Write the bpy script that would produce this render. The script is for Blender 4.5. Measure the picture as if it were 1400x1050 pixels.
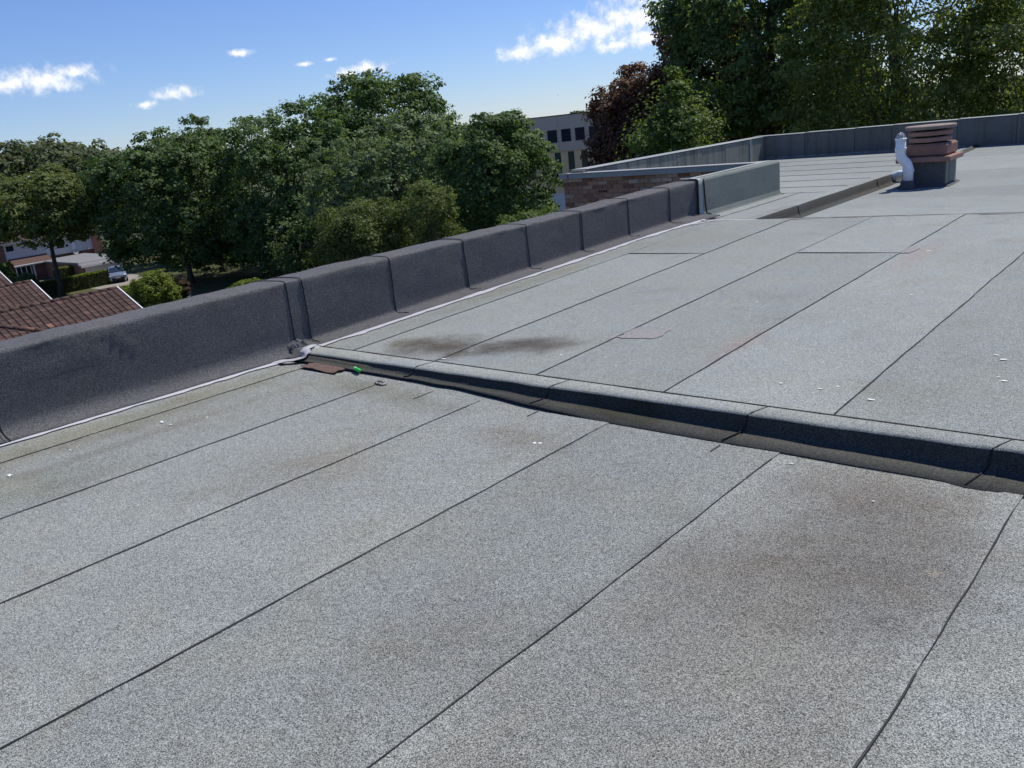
import bpy, math, random
import numpy as np
from mathutils import Matrix, Vector, noise as mnoise
R_ = math.radians
rnd = random.Random(7)
scene = bpy.context.scene
for _o in list(bpy.data.objects): bpy.data.objects.remove(_o)

# ------------------------------------------------------------------ camera
cam = bpy.data.cameras.new('camera'); camo = bpy.data.objects.new('camera', cam)
scene.collection.objects.link(camo)
cam.sensor_width = 36.0; cam.lens = 36.0 * 1159 / 1400; cam.clip_start = 0.05; cam.clip_end = 6000
ROT = Matrix(((0.75118058, -0.11500637, 0.65000097), (0.65172501, 0.28554649, -0.70265049), (-0.10479621, 0.9514393, 0.28944951)))
camo.matrix_world = Matrix.Translation((0, 0, 1.62)) @ ROT.to_4x4()
scene.camera = camo

# ------------------------------------------------------------------ sun, sky, exposure
SUN_AZ, SUN_EL = R_(9), R_(58)           # azimuth from +Y towards +X
sun = bpy.data.lights.new('sun', 'SUN'); suno = bpy.data.objects.new('sun', sun); scene.collection.objects.link(suno)
sun.energy = 4.6; sun.angle = R_(0.55); sun.color = (1.0, 0.95, 0.865)
sd = Vector((math.sin(SUN_AZ) * math.cos(SUN_EL), math.cos(SUN_AZ) * math.cos(SUN_EL), math.sin(SUN_EL)))
suno.rotation_euler = sd.to_track_quat('Z', 'Y').to_euler(); suno.location = sd * 60
scene.view_settings.view_transform = 'Standard'; scene.view_settings.look = 'None'
scene.view_settings.exposure = 0.10; scene.view_settings.gamma = 1.0; scene.view_settings.use_curve_mapping = False

scene.cycles.max_bounces = 5; scene.cycles.diffuse_bounces = 3; scene.cycles.glossy_bounces = 2; scene.cycles.transmission_bounces = 3; scene.cycles.transparent_max_bounces = 4
scene.cycles.caustics_reflective = False; scene.cycles.caustics_refractive = False

class NT:
    """small helper for node trees"""
    def __init__(s, nt): s.nt = nt; nt.nodes.clear()
    def n(s, t, **kw):
        nd = s.nt.nodes.new(t)
        for k, v in kw.items():
            if k.startswith('i_'): nd.inputs[k[2:].replace('_', ' ')].default_value = v
            else: setattr(nd, k, v)
        return nd
    def l(s, a, b): s.nt.links.new(a, b)
    def val(s, x, sock):
        if hasattr(x, 'is_output') or isinstance(x, bpy.types.NodeSocket): s.l(x, sock)
        else: sock.default_value = x
    def math(s, op, a, b=0.0, clamp=False):
        m = s.n('ShaderNodeMath', operation=op, use_clamp=clamp); s.val(a, m.inputs[0]); s.val(b, m.inputs[1]); return m.outputs[0]
    def vmath(s, op, a, b=(0, 0, 0)):
        m = s.n('ShaderNodeVectorMath', operation=op); s.val(a, m.inputs[0]); s.val(b, m.inputs[1])
        return m.outputs['Value'] if op in ('DOT_PRODUCT', 'LENGTH', 'DISTANCE') else m.outputs[0]
    def mix(s, f, a, b, mode='MIX'):
        m = s.n('ShaderNodeMix', data_type='RGBA', blend_type=mode); s.val(f, m.inputs[0])
        for x, k in ((a, 6), (b, 7)):
            if isinstance(x, tuple): x = x if len(x) == 4 else (*x, 1)
            s.val(x, m.inputs[k])
        return m.outputs[2]
    def ramp(s, f, stops):
        r = s.n('ShaderNodeValToRGB'); s.val(f, r.inputs[0]); e = r.color_ramp.elements
        while len(e) < len(stops): e.new(0.5)
        for q, (p, c) in zip(e, stops):
            q.position = p; q.color = (c, c, c, 1) if not isinstance(c, tuple) else (*c, 1)
        return r.outputs[0]
    def noise(s, vec, scale, detail=4, rough=0.55, dist=0.0):
        nd = s.n('ShaderNodeTexNoise'); s.val(vec, nd.inputs['Vector']); nd.inputs['Scale'].default_value = scale
        nd.inputs['Detail'].default_value = detail; nd.inputs['Roughness'].default_value = rough; nd.inputs['Distortion'].default_value = dist
        return nd.outputs['Fac']
    def smooth(s, x, a, b):
        m = s.n('ShaderNodeMapRange', interpolation_type='SMOOTHSTEP'); s.val(x, m.inputs[0])
        m.inputs[1].default_value = a; m.inputs[2].default_value = b; return m.outputs[0]

world = bpy.data.worlds.new('World'); scene.world = world; world.use_nodes = True
w = NT(world.node_tree)
sky = w.n('ShaderNodeTexSky', sky_type='NISHITA', sun_disc=False, sun_elevation=SUN_EL, sun_rotation=SUN_AZ, altitude=30.0)
sky.air_density = 1.0; sky.dust_density = 0.0; sky.ozone_density = 3.5
hs = w.n('ShaderNodeMix', data_type='RGBA', blend_type='MULTIPLY'); hs.inputs[0].default_value = 1.0; w.l(sky.outputs[0], hs.inputs[6]); hs.inputs[7].default_value = (.84, .97, 1.36, 1)
geo = w.n('ShaderNodeNewGeometry'); D = w.vmath('SCALE', geo.outputs['Incoming'])
w.nt.nodes[-1].inputs['Scale'].default_value = -1.0
nz = w.noise(D, 80, 7, 0.60)
sxyz = w.n('ShaderNodeSeparateXYZ'); w.l(D, sxyz.inputs[0])
azel = w.n('ShaderNodeCombineXYZ'); w.l(w.math('ARCTAN2', sxyz.outputs[0], sxyz.outputs[1]), azel.inputs[0]); w.l(w.math('MULTIPLY', sxyz.outputs[2], 3.3), azel.inputs[1])
tot = None; crng = random.Random(3)
# fair-weather cumulus: direction and half-width of each puff
clouds = [((-.9244, .3694, .0925), .050), ((-.910, .395, .0975), .030), ((-.937, .34, .0895), .038), ((-.8744, .4801, .0705), .026), ((-.89, .4519, .0611), .016), ((-.772, .632, .0735), .026), ((-.760, .646, .0765), .026),
          ((-.635, .768, .0765), .036), ((-.610, .789, .0810), .050), ((-.575, .815, .0890), .066), ((-.540, .838, .0975), .078), ((-.500, .860, .1060), .075), ((-.560, .825, .0715), .026), ((-.530, .845, .0765), .040), ((-.505, .86, .082), .03),
          ((-.8354, .5399, .1029), .014), ((-.80, .592, .087), .010), ((-.783, .615, .089), .009)]
for k in range(8):                                      # and the same sparse puffs round the rest of the sky
    a = R_(-8 + k * 32 + crng.uniform(-8, 8)); e = R_(crng.uniform(5, 24)); q = crng.uniform(.04, .075)
    clouds += [((math.sin(a + d) * math.cos(e), math.cos(a + d) * math.cos(e), math.sin(e) + d * .1), q * m_) for d, m_ in ((0, 1), (q * .9, .7))]
for c, rad in clouds:
    f = Vector(c).normalized(); dd = w.vmath('DISTANCE', azel.outputs[0], (math.atan2(f.x, f.y), f.z * 3.3, 0))
    m = w.math('MULTIPLY', dd, 1 / rad); tot = m if tot is None else w.math('MINIMUM', tot, m)
tot = w.math('SUBTRACT', 1.0, tot)
dens = w.math('ADD', tot, w.math('MULTIPLY', w.math('SUBTRACT', nz, .5), 2.6))
mask = w.math('MULTIPLY', w.smooth(dens, -.15, 1.0), w.smooth(tot, -.6, .15))
ccol = w.mix(w.smooth(dens, .2, 1.3), (9.2, 9.9, 11.2), (12.6, 12.8, 13.2))
skyc = w.mix(w.math('MULTIPLY', mask, .95), hs.outputs[2], ccol)
bg = w.n('ShaderNodeBackground', i_Strength=0.085); w.l(skyc, bg.inputs[0])
w.l(bg.outputs[0], w.n('ShaderNodeOutputWorld').inputs[0])

# ------------------------------------------------------------------ materials
MATS = {}
def mat(name, build):
    m = bpy.data.materials.new(name); m.use_nodes = True; t = NT(m.node_tree); build(t); MATS[name] = m; return m
def principled(t, col, rough=0.8, bump=None, bstr=0.3, bdist=0.01, spec=0.3, metal=0.0):
    p = t.n('ShaderNodeBsdfPrincipled'); 
    if isinstance(col, tuple): col = (*col, 1)
    t.val(col, p.inputs['Base Color']); t.val(rough, p.inputs['Roughness']); p.inputs['Specular IOR Level'].default_value = spec; p.inputs['Metallic'].default_value = metal
    if bump is not None:
        b = t.n('ShaderNodeBump', i_Strength=bstr, i_Distance=bdist); t.l(bump, b.inputs['Height']); t.l(b.outputs[0], p.inputs['Normal'])
    t.l(p.outputs[0], t.n('ShaderNodeOutputMaterial').inputs[0]); return p
def plain(name, col, rough=0.6, var=0.12, scale=3.0, spec=0.3, metal=0.0, bump=0.0):
    def b(t):
        P = t.n('ShaderNodeNewGeometry').outputs['Position']; n1 = t.noise(P, scale, 5); n2 = t.noise(P, scale * 9, 3)
        v = t.math('ADD', 1 - var, t.math('MULTIPLY', t.math('ADD', n1, n2), var))
        oi = t.n('ShaderNodeObjectInfo').outputs['Random']; v = t.math('MULTIPLY', v, t.math('ADD', 1 - var * .4, t.math('MULTIPLY', oi, var * .8)))
        c = t.mix(1.0, (*col, 1), v, 'MULTIPLY')
        principled(t, c, rough, n2 if bump else None, bump, 0.01, spec, metal)
    return mat(name, b)
def spot(t, P, x, y, rx, ry, soft=.6, nsc=3.0, amp=.9, rot=0.0):
    """soft irregular stain mask round (x, y) on the roof"""
    d = t.vmath('SUBTRACT', P, (x, y, 0)); s = t.n('ShaderNodeSeparateXYZ'); t.l(d, s.inputs[0])
    ca, sa = math.cos(rot), math.sin(rot)
    u = t.math('ADD', t.math('MULTIPLY', s.outputs[0], ca / rx), t.math('MULTIPLY', s.outputs[1], sa / rx))
    v = t.math('ADD', t.math('MULTIPLY', s.outputs[0], -sa / ry), t.math('MULTIPLY', s.outputs[1], ca / ry))
    r = t.math('SQRT', t.math('ADD', t.math('MULTIPLY', u, u), t.math('MULTIPLY', v, v)))
    key = 'a' if nsc < 6 else 'b'
    if not hasattr(t, 'shared'): t.shared = {}
    if key not in t.shared: t.shared[key] = t.math('SUBTRACT', t.noise(P, 3.0 if key == 'a' else 9.0, 5, .66), .5)
    r = t.math('ADD', r, t.math('MULTIPLY', t.shared[key], amp * 2))
    return t.smooth(r, 1.0, 1.0 - soft)
def felt(name, lo, hi, tint=(1, 1, 1), gran=400.0, stains=(), contrast=1.0, bump=.35, dirt=.5, var=.20, streak=0.0):
    def b(t):
        P = t.n('ShaderNodeNewGeometry').outputs['Position']
        vo = t.n('ShaderNodeTexVoronoi', feature='F1'); t.l(P, vo.inputs['Vector']); vo.inputs['Scale'].default_value = gran
        sx = t.n('ShaderNodeSeparateColor'); t.l(vo.outputs['Color'], sx.inputs[0])
        g2 = t.noise(P, gran * .45, 2, .7); g3 = t.noise(P, 38, 2, .65)
        g = t.math('ADD', t.math('MULTIPLY', sx.outputs[0], .55), t.math('ADD', t.math('MULTIPLY', g2, .62), t.math('MULTIPLY', g3, .16)))
        g = t.math('ADD', .5, t.math('MULTIPLY', t.math('SUBTRACT', g, .665), 1.25 * contrast))
        base = t.ramp(g, [(0.0, lo), (.34, tuple(.55 * a + .45 * c for a, c in zip(lo, hi))), (.62, hi), (1.0, tuple(min(1, c * 1.75) for c in hi))])
        big = t.noise(P, .9, 4, .6, .4); mid = t.noise(P, 5.5, 3, .6)
        br = t.math('ADD', .80, t.math('MULTIPLY', t.math('ADD', big, t.math('MULTIPLY', mid, .5)), .27))
        oi = t.n('ShaderNodeObjectInfo').outputs['Random']
        br = t.math('MULTIPLY', br, t.math('ADD', 1 - var / 2, t.math('MULTIPLY', oi, var)))
        c = t.mix(1.0, base, t.mix(1.0, (*tint, 1), br, 'MULTIPLY'), 'MULTIPLY')
        hue = t.noise(P, 1.7, 4, .65, .5); c = t.mix(t.smooth(hue, .35, .65), t.mix(1.0, c, (.985, 1.0, 1.02, 1), 'MULTIPLY'), t.mix(1.0, c, (1.02, 1.0, .965, 1), 'MULTIPLY'))
        scf = t.smooth(t.noise(P, 13.0, 4, .75), .60, .74); c = t.mix(t.math('MULTIPLY', scf, .45 * min(1, dirt * 2)), c, t.mix(1.0, c, (.66, .64, .62, 1), 'MULTIPLY'))
        dm = t.smooth(t.noise(P, 2.3, 5, .68, .6), .50, .74)
        c = t.mix(t.math('MULTIPLY', dm, dirt), c, t.mix(1.0, c, (.74, .67, .60, 1), 'MULTIPLY'))
        if streak:
            sn = t.noise(t.vmath('MULTIPLY', P, (5.0, 5.0, .35)), 1.0, 5, .7)
            c = t.mix(t.math('MULTIPLY', t.smooth(sn, .45, .68), streak), c, t.mix(1.0, c, (.42, .42, .40, 1), 'MULTIPLY'))
        for (x, y, rx, ry, col, k, *ex) in stains:
            c = t.mix(t.math('MULTIPLY', spot(t, P, x, y, rx, ry, *ex), k), c, t.mix(1.0, c, (*col, 1), 'MULTIPLY'))
        principled(t, c, .86, sx.outputs[0], bump, .003, .25)
    return mat(name, b)
BRN = (.50, .40, .34); DRK = (.55, .53, .50); PNK = (1.05, .86, .84)
felt('felt_roof_lower', (.034, .036, .034), (.258, .272, .258), stains=[
    (-.85, 2.85, .60, .85, (.70, .66, .64), .85, .9, 2.4, .55), (-1.2, 2.45, .62, .7, (.74, .70, .68), .7, .9, 2.2, .55), (-1.1, 3.3, .5, .3, (.8, .72, .66), .7, .9, 3, .5), (-.73, 2.78, .05, .03, (1.5, 1.4, 1.2), .9, .9, 9, .3),
    (-1.12, 1.9, .62, 2.6, (.80, .77, .75), .95, .35, 2, .18), (-5.55, 2.2, .30, 2.4, (.84, .80, .68), .9, .8, 2, .5), (-5.1, 2.0, .12, 1.6, (.72, .66, .60), .55, .9, 3, .6), (-2.95, 3.15, .5, .25, (.80, .73, .66), .8, .9, 3, .6),
    (-4.6, 3.45, .8, .25, (.70, .66, .56), .8, .9, 4, .6), (-3.9, 3.35, .5, .22, (.8, .75, .66), .7, .9, 4, .6), (-3.6, 2.3, .6, .5, (.86, .80, .74), .6, .9, 2, .6), (-1.9, 1.6, .5, .6, (.84, .80, .78), .6, .9, 2.5, .6), (-4.9, 1.2, .4, .8, (.84, .84, .74), .7, .9, 2.5, .6)], contrast=1.4)
felt('felt_roof_upper', (.066, .072, .069), (.268, .287, .276), stains=[
    (-4.62, 4.28, .66, .40, (.30, .24, .20), 1.0, .95, 3.2, .75, .30), (-4.0, 4.50, .62, .34, (.32, .26, .22), .95, .95, 3.2, .75, .30), (-5.0, 4.25, .30, .22, (.62, .56, .48), .8, .9, 3, .6), (-5.55, 6.5, .25, 2.6, (.84, .80, .72), .8, .9, 2, .5),
    (-2.5, 4.9, .14, .6, PNK, .8, .9, 4, .5), (-5.1, 8.8, .8, 1.2, (.90, .86, .80), .7, .9, 2, .5), (-2.3, 7.9, .18, .9, (1.06, .93, .90), .9, .8, 3, .5), (-1.2, 4.3, .6, .4, (.9, .86, .78), .6, .9, 3, .6)], contrast=1.25, dirt=.35)
felt('felt_roof_wing', (.075, .081, .079), (.275, .293, .286), contrast=.7, dirt=.35, tint=(.98, 1.0, 1.0))
felt('felt_black', (.027, .027, .028), (.115, .115, .122), gran=260, contrast=1.0, dirt=.35, bump=.6, var=.10)
felt('felt_kerb', (.014, .015, .014), (.066, .067, .060), gran=230, contrast=.8, dirt=.5, bump=.4, stains=[(-2.6, 3.7, .35, .12, (.6, .6, .42), .8)])  # dark felt for the risers, part of their shade is in this colour
felt('felt_green', (.085, .100, .090), (.205, .235, .215), gran=230, contrast=.5, dirt=.5, bump=.3)
felt('felt_stained', (.085, .090, .080), (.230, .240, .215), gran=160, contrast=.5, dirt=.8, bump=.3, var=.35, streak=.9)
felt('felt_slate', (.058, .061, .059), (.160, .168, .162), gran=180, contrast=.5, dirt=.5, bump=.3, var=.25, streak=.5)
felt('felt_rust', (.04, .03, .026), (.14, .098, .082), gran=230, contrast=.8, dirt=.6)
felt('felt_pink', (.085, .080, .080), (.272, .258, .254), gran=230, contrast=.7, dirt=.2)
plain('bitumen', (.014, .014, .016), .55, .3, 20)
plain('sealant', (.44, .44, .48), .55, .25, 30, bump=.3)
plain('pale_strip', (.29, .31, .30), .6, .2, 8)
plain('coping', (.31, .31, .30), .5, .25, 6)
plain('dropping', (.75, .74, .72), .8, .1)
plain('mortar', (.30, .25, .21), .95, .2, 20)
def brickmat(t):
    P = t.n('ShaderNodeNewGeometry').outputs['Position']; r = t.n('ShaderNodeObjectInfo').outputs['Random']
    c = t.ramp(r, [(0.0, (.26, .125, .08)), (.35, (.46, .235, .145)), (.7, (.52, .30, .195)), (1.0, (.62, .45, .33))])
    n1 = t.noise(P, 25, 5); n2 = t.noise(P, 1.5, 4)
    c = t.mix(t.smooth(n1, .45, .75), c, t.mix(1.0, c, (.62, .6, .6, 1), 'MULTIPLY'))
    c = t.mix(t.smooth(n2, .5, .7), c, t.mix(1.0, c, (.72, .74, .74, 1), 'MULTIPLY'))
    principled(t, c, .93, n1, .5, .01, .2)
mat('brick', brickmat)
def tilemat(t):
    P = t.n('ShaderNodeNewGeometry').outputs['Position']; r = t.n('ShaderNodeObjectInfo').outputs['Random']
    c = t.ramp(r, [(0.0, (.056, .034, .030)), (.5, (.074, .044, .038)), (.955, (.096, .058, .050)), (1.0, (.24, .12, .08))])
    n = t.noise(P, 4, 5); c = t.mix(t.smooth(n, .5, .8), c, t.mix(1.0, c, (.7, .74, .68, 1), 'MULTIPLY'))
    principled(t, c, .85, n, .2, .01, .25)
mat('roof_tile', tilemat)
plain('concrete_red', (.27, .155, .125), .9, .6, 10, bump=.5)
plain('concrete_grey', (.24, .19, .165), .9, .7, 10, bump=.5)
plain('pvc', (.78, .80, .82), .35, .08, 10, .5)
plain('pvc_old', (.62, .66, .70), .4, .2, 10, .5)
plain('cage', (.45, .45, .46), .5, .1)
plain('void', (.012, .012, .012), .9, .1)
plain('green_plastic', (.03, .55, .10), .3, .05, spec=.5)
plain('green_light', (.30, .80, .30), .3, .05, spec=.5)
plain('foil', (.22, .22, .22), .5, .5, 60, .5, .4)
plain('white_paint', (.74, .73, .74), .6, .08, 1)
plain('white_cladding', (.62, .60, .61), .7, .10, .6)
plain('door_grey', (.50, .50, .50), .6, .08, 1)
plain('house_brick', (.20, .105, .08), .9, .35, 8)
plain('dark_roof', (.045, .030, .030), .85, .3, 3)
plain('grey_roofing', (.20, .20, .205), .9, .25, 1)
plain('brown_cladding', (.62, .48, .40), .75, .10, 1.2)
plain('cream_render', (.86, .60, .35), .8, .08, .8)
plain('dark_frame', (.035, .037, .042), .5, .1)
plain('asphalt', (.075, .068, .066), .9, .3, .5)
plain('paving', (.24, .22, .20), .9, .25, .7)
plain('bark', (.085, .072, .058), .95, .4, 6, bump=.6)
plain('bark_pale', (.15, .13, .09), .95, .3, 6, bump=.5)
plain('metal_dark', (.03, .034, .034), .5, .1)
plain('rubber', (.015, .015, .016), .8, .1)
plain('gull', (.30, .30, .31), .8, .1)
def glassmat(t):
    principled(t, (.02, .03, .035), .06, spec=.6)
mat('window_glass', glassmat)
mat('green_glass', lambda t: principled(t, (.045, .085, .062), .12, spec=.6))
mat('blue_glass', lambda t: principled(t, (.02, .03, .05), .04, spec=.8))
def carmat(t):
    p = principled(t, (.30, .335, .40), .28, spec=.5, metal=.55); p.inputs['Coat Weight'].default_value = .6; p.inputs['Coat Roughness'].default_value = .06
mat('car_paint', carmat)
mat('headlight', lambda t: principled(t, (.55, .58, .6), .1, spec=.7))
def groundmat(t):
    P = t.n('ShaderNodeNewGeometry').outputs['Position']; n1 = t.noise(P, .05, 6); n2 = t.noise(P, .8, 6, .65); n3 = t.noise(P, 14, 3)
    c = t.mix(t.smooth(n1, .4, .65), (.055, .075, .028, 1), (.085, .090, .040, 1)); c = t.mix(t.smooth(n2, .45, .7), c, (.12, .11, .06, 1))
    principled(t, t.mix(t.math('MULTIPLY', n3, .5), c, t.mix(1.0, c, (.6, .62, .55, 1), 'MULTIPLY')), .95, n3, .5, .03, .15)
mat('grass', groundmat)
def leafmat(name, dark, light, trans=.40, sheen=.35):
    def b(t):
        g = t.n('ShaderNodeNewGeometry'); P = g.outputs['Position']; r = g.outputs['Random Per Island']
        n = t.noise(P, .55, 4, .6); f = t.math('ADD', t.math('MULTIPLY', r, .65), t.math('MULTIPLY', t.math('SUBTRACT', n, .32), 1.0), True)
        c = t.mix(f, (*dark, 1), (*light, 1))
        p = t.n('ShaderNodeBsdfPrincipled'); t.l(c, p.inputs['Base Color']); p.inputs['Roughness'].default_value = .6; p.inputs['Specular IOR Level'].default_value = sheen * .5
        tr = t.n('ShaderNodeBsdfTranslucent'); t.l(t.mix(1.0, c, (1.15, 1.2, .5, 1), 'MULTIPLY'), tr.inputs[0])
        m = t.n('ShaderNodeMixShader'); m.inputs[0].default_value = trans; t.l(p.outputs[0], m.inputs[1]); t.l(tr.outputs[0], m.inputs[2])
        t.l(m.outputs[0], t.n('ShaderNodeOutputMaterial').inputs[0])
    return mat(name, b)
leafmat('leaf_dark', (0.036, 0.066, 0.022), (0.165, 0.245, 0.095), 0.4)
leafmat('leaf_mid', (0.046, 0.084, 0.026), (0.185, 0.275, 0.105), 0.4)
leafmat('leaf_grey', (0.06, 0.08, 0.04), (0.18, 0.21, 0.11))
leafmat('leaf_olive', (0.056, 0.08, 0.022), (0.205, 0.245, 0.085), 0.4)
leafmat('leaf_pale', (0.05, 0.088, 0.036), (0.27, 0.35, 0.18), 0.4)
leafmat('leaf_bright', (0.055, 0.095, 0.022), (0.2, 0.27, 0.08), 0.4)
leafmat('leaf_copper', (0.046, 0.026, 0.018), (0.25, 0.135, 0.088), 0.3)
leafmat('leaf_feather', (0.062, 0.09, 0.026), (0.3, 0.355, 0.12), 0.5)
leafmat('leaf_big', (0.05, 0.086, 0.032), (0.25, 0.335, 0.14), 0.5)
leafmat('leaf_lime', (.085, .120, .016), (.220, .270, .045), .35)
leafmat('leaf_yellow', (.13, .13, .02), (.26, .24, .05), .3)
leafmat('leaf_bronze', (.05, .035, .02), (.11, .085, .05), .2)
leafmat('leaf_hedge', (0.018, 0.03, 0.01), (0.11, 0.14, 0.035), .2)

# ------------------------------------------------------------------ mesh helpers
COL = scene.collection
def link(o, parent=None):
    COL.objects.link(o)
    if parent is not None: o.parent = parent
    return o
def mesh(name, V, F, m, parent=None, smooth=False):
    me = bpy.data.meshes.new(name); me.from_pydata([tuple(v) for v in V], [], F); me.materials.append(MATS[m] if isinstance(m, str) else m)
    if smooth: me.polygons.foreach_set('use_smooth', [True] * len(me.polygons))
    me.update(); return link(bpy.data.objects.new(name, me), parent)
def tag(o, label, cat, group=None):
    o['label'] = label; o['category'] = cat
    if group: o['group'] = group
    return o
def struct(o): o['kind'] = 'structure'; return o
def empty(name, loc=(0, 0, 0), rz=0.0):
    o = bpy.data.objects.new(name, None); o.empty_display_size = .2; o.location = loc; o.rotation_euler = (0, 0, rz); COL.objects.link(o); return o
class MB:
    def __init__(s): s.V = []; s.F = []
    def add(s, V, F):
        b = len(s.V); s.V += [tuple(v) for v in V]; s.F += [tuple(i + b for i in f) for f in F]; return s
    def box(s, a, b):
        x0, y0, z0 = a; x1, y1, z1 = b
        return s.add([(x0, y0, z0), (x1, y0, z0), (x1, y1, z0), (x0, y1, z0), (x0, y0, z1), (x1, y0, z1), (x1, y1, z1), (x0, y1, z1)],
                     [(0, 3, 2, 1), (4, 5, 6, 7), (0, 1, 5, 4), (1, 2, 6, 5), (2, 3, 7, 6), (3, 0, 4, 7)])
    def cbox(s, a, b, c=.01):                               # box with chamfered vertical and top edges
        x0, y0, z0 = a; x1, y1, z1 = b
        def ring(i, z): return [(x0 + i + c, y0 + i, z), (x1 - i - c, y0 + i, z), (x1 - i, y0 + i + c, z), (x1 - i, y1 - i - c, z), (x1 - i - c, y1 - i, z), (x0 + i + c, y1 - i, z), (x0 + i, y1 - i - c, z), (x0 + i, y0 + i + c, z)]
        V = ring(c, z0) + ring(0, z0 + c) + ring(0, z1 - c) + ring(c, z1); F = [tuple(range(7, -1, -1)), tuple(range(24, 32))]
        for k in range(3):
            for i in range(8): j = (i + 1) % 8; F.append((k * 8 + i, k * 8 + j, k * 8 + 8 + j, k * 8 + 8 + i))
        return s.add(V, F)
    def tube(s, pts, rad, n=8, cap=True):
        pts = [Vector(p) for p in pts]; rad = rad if isinstance(rad, (list, tuple)) else [rad] * len(pts); V = []; F = []
        up = Vector((.31, .22, .93)); 
        for i, p in enumerate(pts):
            d = (pts[min(i + 1, len(pts) - 1)] - pts[max(i - 1, 0)]).normalized()
            if i == 0 and abs(d.z) > .92: up = Vector((0, 1, 0))
            a = d.cross(up).normalized(); b = a.cross(d)
            V += [p + (a * math.cos(k * 2 * math.pi / n) + b * math.sin(k * 2 * math.pi / n)) * rad[i] for k in range(n)]
        for i in range(len(pts) - 1):
            for k in range(n): j = (k + 1) % n; F.append((i * n + k, i * n + j, i * n + n + j, i * n + n + k))
        if cap: F += [tuple(range(n - 1, -1, -1)), tuple(range(len(V) - n, len(V)))]
        return s.add(V, F)
    def lathe(s, c, prof, n=24):
        V = []; F = []
        for r, z in prof: V += [(c[0] + r * math.cos(k * 2 * math.pi / n), c[1] + r * math.sin(k * 2 * math.pi / n), c[2] + z) for k in range(n)]
        for i in range(len(prof) - 1):
            for k in range(n): j = (k + 1) % n; F.append((i * n + k, i * n + j, i * n + n + j, i * n + n + k))
        F += [tuple(range(n - 1, -1, -1)), tuple(range(len(V) - n, len(V)))]
        return s.add(V, F)
    def quad(s, a, b, c, d): return s.add([a, b, c, d], [(0, 1, 2, 3)])
    def build(s, name, m, parent=None, smooth=False): return mesh(name, s.V, s.F, m, parent, smooth)
def grid(rows):
    """rows of equal length -> V, F"""
    n = len(rows[0]); V = [p for r in rows for p in r]; F = []
    for i in range(len(rows) - 1):
        for j in range(n - 1): F.append((i * n + j, i * n + j + 1, (i + 1) * n + j + 1, (i + 1) * n + j))
    return V, F
def nz3(x, y, z=0.0): return mnoise.noise(Vector((x, y, z)))
def fr(a, b, st): n = max(1, int(round((b - a) / st))); return [a + (b - a) * i / n for i in range(n + 1)]

G = -11.2
# ------------------------------------------------------------------ the setting
struct(mesh('ground', [(-3000, -3000, G), (3000, -3000, G), (3000, 3000, G), (-3000, 3000, G)], [(0, 1, 2, 3)], 'grass'))
struct(mesh('road', [(-79.5, 20, G + .004), (-72.5, 20, G + .004), (-58, 60, G + .004), (-50, 90, G + .004), (-54, 92, G + .004), (-64, 62, G + .004), (-79.5, 42, G + .004)], [(0, 1, 2, 3, 4, 5, 6)], 'asphalt'))
struct(mesh('driveway', [(-120, 40.5, G + .004), (-96, 40.5, G + .004), (-90, 36, G + .004), (-79.6, 36, G + .004), (-79.6, 41, G + .004), (-92, 47, G + .004), (-120, 49, G + .004)], [(0, 1, 2, 3, 4, 5, 6)], 'paving'))

# ------------------------------------------------------------------ our flat-roofed building
B = tag(empty('flat_roofed_building'), 'flat roofed building with felt roof on two levels, black parapet and brick wing wall', 'building')
zl = lambda x, y: -.0125 * (y - 4)                                  # lower roof
zu = lambda x, y: .084 + .018 * (y - 3.8) + .013 * (x + 3)          # upper roof
ZW = .14                                                            # wing roof
def zr(x, y): return 0.0 if y < 15 else .155 * (y - 15) / 5.85      # far roof
YS, YA, YB, XR = 3.80, 10.12, 20.85, -4.97
def sheet(name, x0, x1, y0, y1, zf, m, parent, lift=(.002, .008), wob=.006, st=.25, along='y', seed=0.0):
    """a felt sheet: thin, one long edge lifted over its neighbour, edges a little wavy, surface slightly uneven"""
    rows = []
    if along == 'y':
        us = fr(y0, y1, st)
        for y in us:
            a = x0; b = x1 + wob * (1.4 * nz3(y * 1.3, x1 * 3, seed) + .9 * nz3(y * 4.1, x1 * 5, seed)); row = []
            for k in range(6):
                t = k / 5; x = a + (b - a) * t
                row.append((x, y, zf(x, y) + lift[0] + (lift[1] - lift[0]) * t ** 3 + .0016 * nz3(x * 2.2, y * 2.2, seed)))
            row.append((b + .0005, y, zf(b, y) - .002)); rows.append(row)
    else:
        us = fr(x0, x1, st)
        for x in us:
            a = y0 + wob * (nz3(x * 1.3, y0 * 3, seed) + .6 * nz3(x * 4.1, y0 * 5, seed)); b = y1; row = [(x, a - .0005, zf(x, a) - .002)]
            for k in range(6):
                t = k / 5; y = a + (b - a) * t
                row.append((x, y, zf(x, y) + lift[1] + (lift[0] - lift[1]) * (1 - (1 - t) ** 3) + .0016 * nz3(x * 2.2, y * 2.2, seed)))
            rows.append(row)
        rows = rows[::-1]
    V, F = grid(rows); F = [f[::-1] for f in F]
    return mesh(name, V, F, m, parent, False)
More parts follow.
